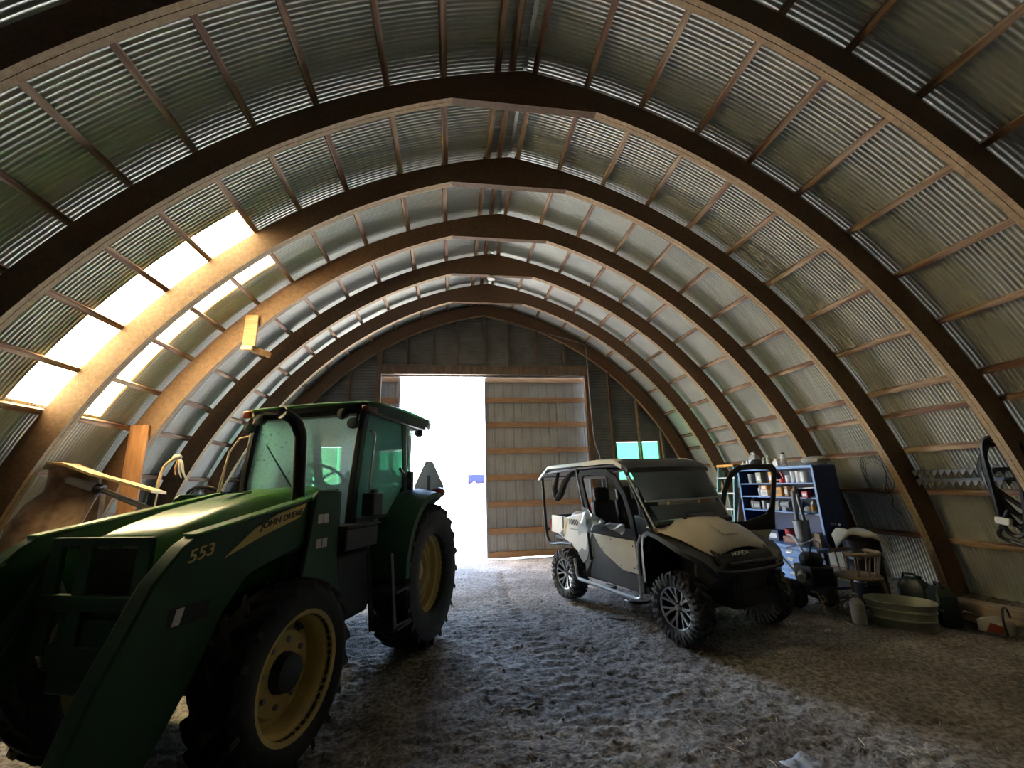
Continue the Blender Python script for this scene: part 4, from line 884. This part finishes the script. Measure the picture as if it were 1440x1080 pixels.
t = thing('trouble_light', 'silver clamp lamp hanging on the shelf end panel', 'lamp', (5.10, 5.225, .95)); MB().lathe([(.055, -.05), (.05, 0), (.02, .06), (.018, .1)], 16, RX(PI/2) @ T(0, 0, -.02)).build('shade', M_['chrome'], t); MB().tube([(0, -.02, .03), (0, .0, .16), (0, .008, .22)], .004, 5).build('cord', M_['hose'], t)
# stepladder leaning by the shelf end
ld = thing('stepladder', 'pale green fibreglass stepladder leaning beside the shelf unit', 'ladder', (4.72, 7.20, 0), D(8))
for y in (-.19, .19): MB().beam((0, y*1.25, 0), (.36, y, 1.80), .03, .075, (1, 0, 0)).build('rail', M_['laddergreen'], ld)
for k in range(6): z_ = .25+.27*k; MB().beam((.36*z_/1.8, -.23, z_), (.36*z_/1.8, .23, z_), .09, .025, (0, 0, 1)).build('step', M_['grey'], ld)
for y in (-.16, .16): MB().beam((.62, y*1.3, 0), (.40, y, 1.72), .02, .04, (1, 0, 0)).build('rear_rail', M_['laddergreen'], ld)
MB().box((.38, 0, 1.82), (.16, .42, .05)).build('top_cap', M_['amber'], ld, bev=.01)
t = MB().tube([(0, 0, 0), (.50, .12, 1.62)], .014, 8).build('steel_pipe', M_['grey'], None, loc=(4.66, 6.90, .0)); tag(t, 'thin steel pipe leaning between ladder and shelf unit', 'pipe')

# ------------------------------------------------------------------ clutter on the floor at the right
tb = thing('toolbox', 'black steel toolbox with a top handle behind the front wheel', 'toolbox', (4.08, 5.38, 0), D(-25))
MB().bx(-.17, .17, -.26, .26, 0, .24).build('body', M_['black'], tb, bev=.01); MB().side([(-.17, .245), (-.12, .31), (.12, .31), (.17, .245)], -.262, .262).build('lid', M_['black'], tb, bev=.006)
MB().tube([(0, -.12, .31), (0, -.10, .37), (0, .10, .37), (0, .12, .31)], .012, 7).build('handle', M_['grey'], tb)
tl = thing('garden_tiller', 'dark greasy garden tiller with looping cables between toolbox and chair', 'tiller', (4.45, 5.0, 0), D(-98))
MB().bx(-.16, .18, -.14, .14, .30, .52).lathe([(.12, .52), (.13, .60), (.09, .66), (.001, .67)], 18).build('engine', M_['black'], tl, bev=.02)
MB().bx(-.25, .25, -.06, .06, .14, .32).build('gear_case', M_['blackplastic'], tl, bev=.02)
for s in (-1, 1):
    MB().lathe([(.06, -.04), (.15, -.05), (.17, 0), (.15, .05), (.06, .04)], 22, T(-.12, s*.19, .17) @ RX(PI/2)).build('wheel', M_['rubber'], tl)
    MB().tube(smooth_path([(-.1, s*.10, .35), (-.35, s*.16, .58), (-.60, s*.22, .76), (-.75, s*.24, .78)], 4), .016, 7).build('handlebar', M_['oldpaint'], tl)
    for k in range(4): a = k*PI/2+.4; MB().tube([(.22, s*.10, .14), (.22+.10*math.cos(a), s*.12, .15+.10*math.sin(a)), (.22+.13*math.cos(a+.4), s*.15, .15+.13*math.sin(a+.4))], .012, 5).build('tine', M_['rust'], tl)
for k in range(3): MB().tube(smooth_path([(.05, .1-.08*k, .55), (.1, .2-.12*k, .74+.03*k), (-.2, .26-.10*k, .80-.04*k), (-.45, .2-.1*k, .66)], 6), .006, 5).build('control_cable', M_['hose'], tl)
MB().cyl((.0, -.14, .42), (.16, -.26, .40), .045, 12).build('muffler', M_['offwhite'], tl)
ch = thing('wooden_armchair', 'old wooden armchair with a curved back rail beside the tiller', 'chair', (4.83, 4.76, 0), D(165))
MB().lathe([(.001, .40), (.23, .40), (.235, .415), (.22, .435), (.001, .43)], 24).build('seat', M_['chairwood'], ch)
for s in (-1, 1):
    for x in (-.16, .17): MB().tube([(x*1.15, s*.19, 0), (x, s*.15, .41)], [.016, .02], 8).build('leg', M_['chairwood'], ch)
    MB().tube([(.18, s*.165, .13), (-.18, s*.165, .13)], .011, 7).build('stretcher', M_['chairwood'], ch)
MB().tube([(.22*math.cos(a)-.02, .25*math.sin(a), .68) for a in [D(-150+300*k/20)+PI for k in range(21)]], .022, 8).build('arm_rail', M_['chairwood'], ch)
for k in range(9): a = D(-120+30*k)+PI; MB().tube([(.19*math.cos(a), .20*math.sin(a), .43), (.22*math.cos(a)-.02, .25*math.sin(a), .67)], .010, 6).build('spindle', M_['chairwood'], ch)
dr = thing('steel_drum', 'dark steel drum behind the wooden armchair', 'drum', (5.18, 4.97, 0))
MB().lathe([(.19, 0), (.195, .01), (.19, .27), (.20, .29), (.19, .31), (.19, .54), (.20, .56), (.19, .58), (.19, .78), (.198, .80)], 32).build('shell', M_['black'], dr); MB().lathe([(.186, .795), (.18, .785), (.001, .785)], 32).build('lid', M_['black'], dr)
R_ = []
rs = random.Random(4)
for j in range(15):
    row = []
    for i in range(19):
        u_, v_ = (i/18-.5)*.54, (j/14-.5)*.42; rr0 = math.hypot(u_*.9, v_*1.05)
        row.append((u_, v_, .02+.07*math.cos(u_*5+.4)*math.cos(v_*4)+.018*math.sin(u_*23+v_*9)+rs.uniform(0, .012)-max(0, rr0-.20)*1.1))
    R_.append(row)
tag(MB().loft(R_, closed=False).build('canvas_sack', M_['canvas'], None, loc=(5.14, 4.94, .815), rot=(0, 0, D(-40)), solid=.012, sharp=60), 'grey canvas sack slumped on the dark steel drum', 'sack')
bottle('white_jug', 'dusty white jug on the floor in front of the armchair', 'jug', (4.47, 4.50, 0), .30, .068, M_['offwhite'], capm='greyplastic')
for i, (x, y, h, lb) in enumerate(((5.29, 4.53, .44, 'taller dark green jug behind the zinc tub'), (5.28, 4.25, .40, 'dark green jug behind the zinc tub, next to the timber'))):
    t = thing('fuel_jug', lb, 'jug', (x, y, 0), D(20-50*i), 'dark jugs behind the tub')
    MB().loft([[(a*k, b*k, z) for a, b in ((-.09, -.13), (.09, -.13), (.09, .13), (-.09, .13))] for z, k in ((0, .95), (.03, 1), (h*.75, 1), (h*.95, .55))]).build('body', M_['greenjug'], t, bev=.02)
    MB().tube([(0, .10, h*.8), (0, .07, h*1.02), (0, -.03, h*1.02), (0, -.05, h*.9)], .014, 7).build('handle', M_['greenjug'], t); MB().lathe([(.03, h*.9), (.03, h*1.0), (.001, h)], 12, T(0, -.06, 0)).build('cap', M_['black'], t)
tub = thing('washtub', 'oval galvanised washtub on the dirt beside the right wall', 'tub', (4.80, 4.30, 0), D(-50)); tub.scale = (.74, .74, .86)
R_ = []
for z_, a, b in ((0, .335, .225), (.012, .345, .235), (.10, .365, .255), (.105, .372, .262), (.12, .372, .262), (.125, .366, .256), (.20, .385, .275), (.205, .392, .282), (.22, .392, .282), (.225, .386, .276), (.29, .405, .295), (.302, .415, .305), (.308, .405, .295), (.29, .395, .285), (.03, .335, .225), (.02, .2, .12)):
    R_.append([(a*math.copysign(abs(math.cos(t))**.8, math.cos(t)), b*math.copysign(abs(math.sin(t))**.8, math.sin(t)), z_) for t in [2*PI*k/40 for k in range(40)]])
MB().loft(R_).build('tub_wall', M_['galvtub'], tub, sharp=50)
for s in (-1, 1): MB().tube([(s*.40, -.06, .25), (s*.45, -.05, .24), (s*.45, .05, .24), (s*.40, .06, .25)], .007, 6).build('handle', M_['grey'], tub)
tm = tag(MB().bx(-.55, .55, -.11, .11, 0, .20).build('timber', M_['oldwood'], None, bev=.02, loc=(5.62, 4.10, .02), rot=(0, .0, D(-78))), 'grey weathered timber lying along the right wall', 'timber')
cs = thing('chainsaw', 'red and white chainsaw with a black loop handle on the floor by the timber', 'chainsaw', (5.38, 3.85, .02), D(-72)); cs.scale = (.75, .75, .75)
MB().side([(-.20, 0), (.10, 0), (.14, .06), (.12, .16), (-.05, .20), (-.20, .15)], -.08, .08).build('housing', M_['canvas'], cs, bev=.02)
MB().side([(-.12, .02), (.04, .02), (.06, .11), (-.06, .14)], .08, .095).build('side_cover', M_['redlens'], cs, bev=.006); MB().side([(-.12, .02), (.04, .02), (.06, .11), (-.06, .14)], -.095, -.08).build('side_cover', M_['redlens'], cs, bev=.006)
MB().tube(smooth_path([(.08, -.10, .02), (.08, -.13, .18), (.08, -.06, .32), (.08, .06, .32), (.08, .12, .2)], 5), .013, 8).build('front_handle', M_['hose'], cs); MB().tube(smooth_path([(-.18, 0, .16), (-.32, 0, .20), (-.40, 0, .10), (-.30, 0, .02), (-.18, 0, .03)], 5), .016, 8).build('rear_handle', M_['hose'], cs)
MB().prism([(0, -.035), (.42, -.03), (.47, 0), (.42, .03), (0, .035)], frame((.12, .02, .06), (1, 0, 0), (0, 0, 1)), .008).build('guide_bar', M_['grey'], cs)

# ------------------------------------------------------------------ things hung on the right wall
for i, (x, z_, lb) in enumerate(((5.985, 1.60, 'upper toothed sickle bar hung on the right wall'), (6.015, 1.49, 'lower toothed sickle bar hung on the right wall'))):
    sb = thing('sickle_bar', lb, 'sickle bar', (x, 3.80, z_), 0, 'sickle bars on the wall')
    MB().bx(-.012, .012, 0, 1.05, -.022, .022).build('bar', M_['oldblue'], sb)
    tm_ = MB().prism([(-.035, 0), (.035, 0), (.008, .062), (-.008, .062)], frame((0, 0, 0), (0, 1, 0), (-.25, 0, -1)), .006).mesh('knife_section', M_['sickle'])
    for k in range(14): link('knife_section', tm_, sb, (-.016, .04+.0745*k, -.005 if i else .01))
    for y in (.15, .9): MB().tube([(.0, y, .02), (.09, y, .05)], .006, 5).build('hook', M_['grey'], sb)
hb = thing('hose_coil', 'long loops of black hose hung on the right wall', 'hose', (5.80, 3.73, 1.93))
for k in range(6):
    o = .035*k; l = .95-.10*(k % 3)
    MB().tube(smooth_path([(.0+o*.3, -.02+o*.5, .0), (-.05+o, .08+o*.4, -.05), (.02+o*.3, .15+o*.6, -l*.5), (.10+o*.4, .20-o, -l), (.13+o*.3, .06-o*.8, -l-.03), (.08, -.06-o*.5, -l*.5), (.02, -.12-o*.4, -.10)], 5, closed=True), .024, 8, closed=True).build('hose_loop', M_['hose'], hb)
MB().tube(smooth_path([(.06, .10, -.75), (.10, .24, -.95), (.16, .30, -1.05), (.20, .15, -1.12), (.16, -.15, -1.2)], 5), .02, 8).build('hose_tail', M_['hose'], hb)
MB().box((.06, .17, -.87), (.05, .13, .075), (.2, 0, 0)).build('hose_plug', M_['offwhite'], hb, bev=.012)
MB().tube([(.0, .0, .02), (.16, .0, .06)], .01, 6).build('peg', M_['grey'], hb)
wc = thing('wire_coil', 'loose coil of thin dark wire hung near the wall rib', 'wire', (5.90, 5.20, 1.55))
for k in range(4):
    r = .17+.025*k
    MB().tube(smooth_path([(.02*math.sin(3*t+k)+.10*-math.sin(t)*.4, r*.8*math.cos(t)+.02*math.sin(2*t+k), r*1.25*math.sin(t)+.02*k) for t in [2*PI*q/14 for q in range(14)]], 3, closed=True), .0035, 4, closed=True).build('wire_loop', M_['hose'], wc)
MB().tube(smooth_path([(.03, -.05, -.15), (.06, -.10, -.28), (.08, -.06, -.40), (.09, -.14, -.5)], 5), .0035, 4).build('wire_end', M_['hose'], wc)
# ------------------------------------------------------------------ left side: plank, nailed block, scoop, old tractor
tag(MB().loft([[(-4.06+dx, 5.975, 0), (-3.86+dx, 5.975, 0), (-3.86+dx, 6.012, 0), (-4.06+dx, 6.012, 0)] if z == 0 else [(-4.10, 5.975, z), (-3.885, 5.975, z), (-3.885, 6.012, z), (-4.10, 6.012, z)] for z, dx in ((0, -.01), (2.50, 0))]).build('upright_plank', M_['post'], None, bev=.004), 'reddish upright plank nailed to the left wall rib', 'plank')
wbk = thing('nailed_block', 'short wooden block nailed to the vault rib below the skylight', 'block', (-2.81, 6.0, 3.60))
MB().bx(-.085, .085, -.03, .012, 0, .46).build('board', M_['doorwood'], wbk, bev=.004); MB().bx(-.085, .05, -.05, .0, -.06, 0).build('cleat', M_['rustlip'], wbk, bev=.003)
MB().beam((.0, -.03, -.02), (.19, .22, -.06), .04, .08).build('brace', M_['doorwood'], wbk)
sc_ = thing('rusty_scoop', 'rusty curved steel scoop standing between the ribs of the left wall', 'scoop', (0, 0, 0))
R_ = []
for z, y, xl, xr in ((.03, 4.91, -4.38, -3.66), (.6, 4.93, -4.40, -3.68), (1.0, 4.95, -4.40, -3.72), (1.35, 5.01, -4.42, -3.74), (1.55, 5.10, -4.38, -3.74), (1.68, 5.16, -4.28, -3.74), (1.80, 5.18, -4.28, -3.78), (1.90, 5.16, -4.27, -3.88), (1.955, 5.10, -4.22, -3.98)):
    R_.append([(xl+(xr-xl)*t, y+.05*(2*t-1)**2+.012*math.sin(t*17+z*5), z+.01*math.sin(9*t)) for t in [k/14 for k in range(15)]])
MB().loft(R_, closed=False).build('curved_plate', M_['rust'], sc_, solid=.02)
R_ = []
for x, y, z in ((-4.27, 5.06, 1.95), (-4.15, 5.03, 1.985), (-4.02, 5.03, 1.975), (-3.75, 5.05, 1.86), (-3.45, 5.08, 1.765), (-3.17, 5.10, 1.665)):
    R_.append([(x, y-.02, z), (x, y-.02, z-.03), (x+.02, y+.20, z-.05), (x+.02, y+.20, z-.02)])
MB().loft(R_).build('top_lip', M_['rustlip'], sc_, bev=.004)
MB().beam((-3.76, 5.25, 1.72), (-3.74, 5.30, .0), .05, .05).build('side_brace', M_['rust'], sc_)
MB().beam((-3.24, 5.22, 1.64), (-3.36, 5.30, .0), .05, .05).build('prop', M_['black'], sc_)
MB().tube([(-4.02, 5.15, 1.80), (-3.74, 5.14, 1.70)], .045, 12).build('cylinder_barrel', M_['oldpaint'], sc_); MB().tube([(-3.74, 5.14, 1.70), (-3.68, 5.14, 1.68)], .055, 12).build('cylinder_gland', M_['black'], sc_); MB().tube([(-3.68, 5.14, 1.68), (-3.22, 5.20, 1.46)], .030, 10).build('cylinder_rod', M_['steelrod'], sc_)
ot = thing('old_tractor', 'old dull blue tractor with thin exhaust pipe behind the green tractor', 'tractor', (-3.26, 6.85, 0), D(-90))
MB().side([(-.4, .55), (1.25, .50), (1.28, 1.05), (1.15, 1.30), (.25, 1.36), (.15, 1.15), (-.4, 1.0)], -.23, .23).build('body', M_['oldblue'], ot, bev=.04)
MB().box((-.25, 0, 1.15), (.40, .42, .10)).box((-.46, 0, 1.32), (.07, .42, .34)).build('seat', M_['fabric'], ot, bev=.03)
to_r = ag_tire(.62, .30, .36, 18, .035, .018).mesh('rear_tire', M_['rubber']); to_f = ag_tire(.36, .15, .2, 20, .01, .02).mesh('front_tire', M_['rubber'])
ro_r = spun([(.03, .03), (.2, .04), (.34, -.02), (.36, .09), (.385, .10), (.36, .06), (.36, -.12)]).mesh('rim', M_['oldpaint']); ro_f = spun([(.03, .03), (.18, .0), (.2, .06), (.21, .05), (.2, -.06)]).mesh('rim', M_['oldpaint'])
for s in (-1, 1):
    rz = 0 if s > 0 else PI
    link('rear_tire', to_r, ot, (-.25, s*.56, .62), (0, 0, rz)); link('rim', ro_r, ot, (-.25, s*.56, .62), (0, 0, rz))
    link('front_tire', to_f, ot, (1.08, s*.50, .36), (0, 0, rz)); link('rim', ro_f, ot, (1.08, s*.50, .36), (0, 0, rz))
MB().cyl((-.25, -.5, .62), (-.25, .5, .62), .07).cyl((1.08, -.48, .36), (1.08, .48, .36), .04).bx(1.0, 1.16, -.1, .1, .34, .6).bx(-.32, -.1, -.2, .2, .5, .8).build('axles', M_['black'], ot)
c_ = Vector((.52, 0, 1.50)); ax = Vector((-.82, 0, .57)).normalized(); u = ax.orthogonal().normalized(); v = ax.cross(u)
for rr0, th in ((.25, .020), (.215, .010)): MB().tube([c_+(u*math.cos(t)+v*math.sin(t))*rr0 for t in [2*PI*k/32 for k in range(32)]], th, 8, closed=True).build('steering_wheel', M_['hose'], ot)
MB().tube([c_, c_-ax*.32], .02, 8).build('steering_column', M_['black'], ot)
for k in range(3): a = 2*PI*k/3+.3; MB().tube([c_, c_+(u*math.cos(a)+v*math.sin(a))*.24], .010, 6).build('wheel_spoke', M_['hose'], ot)
MB().tube(smooth_path([(.92, -.36, 1.1), (.94, -.37, 1.40), (.95, -.36, 1.70), (.95, -.33, 1.93), (.96, -.25, 2.03), (.97, -.16, 2.06)], 5), .019, 9).build('exhaust_pipe', M_['rustlip'], ot)
MB().beam((.93, -.36, 1.12), (.93, -.1, 1.12), .06, .05).build('manifold', M_['rust'], ot)
rs = random.Random(5)
rag = thing('frayed_rag', 'frayed orange and white rag hanging on the thin exhaust pipe end', 'rag', (-3.45, 5.88, 2.05))
for k, (dx, dz, m_) in enumerate(((.10, -.24, 'canvas'), (.03, -.20, 'doorwood'), (.17, -.28, 'canvas'))):
    p = [(0, 0, .02), (.03+dx*.3, -.02, -.04), (dx*.7, -.02, dz*.6), (dx, -.01, dz)]
    MB().tube(smooth_path(p, 4), [.022-.0013*q for q in range(13)], 6).build('cloth_strip', M_[m_], rag)
MB().ball((.02, -.01, .02), .05, 7, (1.1, .8, .8)).build('cloth_knot', M_['canvas'], rag)
# ------------------------------------------------------------------ small things
tag(MB().tube(smooth_path([(3.50, YW-.12, 0), (3.50, YW-.12, 2.0), (3.44, YW-.12, 2.35), (3.38, YW-.12, 2.65), (3.355, YW-.12, 3.6), (3.345, YW-.12, 4.85), (3.28, YW-.12, 4.99), (3.1, YW-.12, 5.06), (2.0, YW-.12, 5.35), (.98, YW-.12, 5.62)], 3), .016, 7).build('conduit', M_['grey'], None), 'thin grey electrical conduit running up beside the sliding door', 'conduit')
cl = thing('ceiling_light', 'small round white lamp under the ridge gusset', 'lamp', (.74, 7.20, 5.40))
MB().lathe([(.001, .005), (.065, .01), (.085, .035), (.07, .055), (.03, .06)], 20).build('lamp_disc', M_['offwhite'], cl); MB().tube([(0, 0, .05), (0, .06, .16)], .018, 8).build('stem', M_['black'], cl)
bag('pink_bundle', 'pink and white cloth bundle in the cargo bed', 'bundle', (2.296+.32*math.cos(math.radians(-71.8))-(-.40)*math.sin(math.radians(-71.8))*1, 6.521+.32*math.sin(math.radians(-71.8))+(-.40)*math.cos(math.radians(-71.8)), .822), (.13, .13, .45), M_['pink'], 8)
bag('white_bundle', 'white cloth bundle beside the pink one in the cargo bed', 'bundle', (2.296+.0*math.cos(math.radians(-71.8))-(-.40)*math.sin(math.radians(-71.8))*1, 6.521+.0*math.sin(math.radians(-71.8))+(-.40)*math.cos(math.radians(-71.8)), .822), (.14, .14, .36), M_['white'], 9)
def flat_scrap(name, label, cat, p, a, b, m_, seed, rz):
    rs = random.Random(seed); R_ = []
    for j in range(7): R_.append([(-a/2+a*i/8+rs.uniform(-.01, .01), -b/2+b*j/6+rs.uniform(-.01, .01), .012+rs.uniform(0, .018)) for i in range(9)])
    z = float(fheight(np.array([p[0]]), np.array([p[1]]))[0])
    return tag(MB().loft(R_, closed=False).build(name, m_, None, loc=(p[0], p[1], z), rot=(0, 0, rz), solid=.002, sharp=20), label, cat)
flat_scrap('plastic_scrap', 'crumpled clear plastic scrap on the open dirt floor', 'scrap', (1.97, 2.535), .19, .15, M_['scrap'], 2, .3)
flat_scrap('paper_scrap', 'small white paper scrap on the dirt in front of the armchair', 'scrap', (3.84, 4.27), .10, .05, M_['paper'], 3, .8)
tag(MB().tube(smooth_path([(2.38, 5.98, .02), (2.33, 5.85, .04), (2.38, 5.70, .05), (2.50, 5.66, .05), (2.62, 5.74, .04), (2.66, 5.90, .03)], 5), .018, 7).build('rubber_strap', M_['hose'], None), 'black rubber strap curled on the dirt under the utility vehicle', 'strap')
rs = random.Random(21)
for k, (x, y, l, a, lb) in enumerate(((.62, 3.52, .12, .3, 'dark wood chip beside the tire track'), (.50, 3.47, .16, -.1, 'pale stick lying by the dark wood chip'), (2.0, 5.25, .35, 2.6, 'thin pale twig on the dirt near the vehicle sill'))):
    z = float(fheight(np.array([x]), np.array([y]))[0])
    tag(MB().tube([(-l/2, 0, 0), (0, .01, .006), (l/2, -.01, 0)], [.006, .011, .005], 6).build('stick', M_['oldwood'] if k else M_['rust'], None, loc=(x, y, z+.008), rot=(0, 0, a)), lb, 'stick')
# straw, chips and clods trodden into the dirt: nobody could count them
def litter(name, label, cat, n, fn, m_):
    mb = MB(); rs = random.Random(hash(name) % 997 if False else len(name)*7)
    X = [rs.uniform(-4, 5.6) for _ in range(n)]; Yv = [1.3+7.6*rs.random()**1.3 for _ in range(n)]; Z = fheight(np.array(X), np.array(Yv))
    for i in range(n): fn(mb, rs, X[i], Yv[i], float(Z[i]))
    me = bpy.data.meshes.new(name); me.from_pydata(mb.v, [], mb.f); me.materials.append(m_)
    o = bpy.data.objects.new(name, me); col.objects.link(o); o.parent = floor; return tag(o, None, None, kind='stuff')
def straw(mb, rs, x, y, z):
    l = rs.uniform(.012, .045); a = rs.uniform(0, PI); c, s = math.cos(a)*l, math.sin(a)*l; w_ = .0022
    mb.add([(x-c-s*w_/l, y-s+c*w_/l, z+.004), (x-c+s*w_/l, y-s-c*w_/l, z+.004), (x+c+s*w_/l, y+s-c*w_/l, z+.010), (x+c-s*w_/l, y+s+c*w_/l, z+.010), (x, y, z+.012)], [(0, 1, 4), (1, 2, 4), (2, 3, 4), (3, 0, 4)])
def clod(mb, rs, x, y, z):
    r = rs.uniform(.004, .015)*(1+.7*(rs.random() > .93)); q = [(rs.uniform(.7, 1.2)*r*math.cos(a), rs.uniform(.7, 1.2)*r*math.sin(a)) for a in (0, 1.25, 2.5, 3.77, 5.0)]
    mb.add([(x+u_, y+v_, z-.004) for u_, v_ in q]+[(x+rs.uniform(-.3, .3)*r, y+rs.uniform(-.3, .3)*r, z+r*.8)], [(i, (i+1) % 5, 5) for i in range(5)])
litter('straw_litter', 'pale straw and chaff strewn over the dirt floor', 'straw', 1100, straw, mat('dry straw', (.50, .44, .32), .7))
litter('dirt_clods', 'small clods of loose dirt scattered over the floor', 'dirt', 3500, clod, M_['dirt'])
# sign far out in the yard
sg = thing('yard_sign', 'blue and violet sign on a white post out in the bright yard', 'sign', (1.25, 22, -.09))
MB().bx(-.42, .42, 0, .02, 1.80, 2.26).build('sign_board', M_['signblue'], sg); MB().bx(-.42, .42, -.006, 0, 1.80, 1.93).build('lower_band', M_['signlilac'], sg); MB().prism([(-.25, 0), (.02, 0), (-.10, .13)], frame((0, -.007, 1.80), (1, 0, 0), (0, 0, 1)), .004).build('white_mark', M_['white'], sg)
for x in (-.34, .34): MB().bx(x-.03, x+.03, .02, .07, 0, 2.26).build('post', M_['white'], sg)
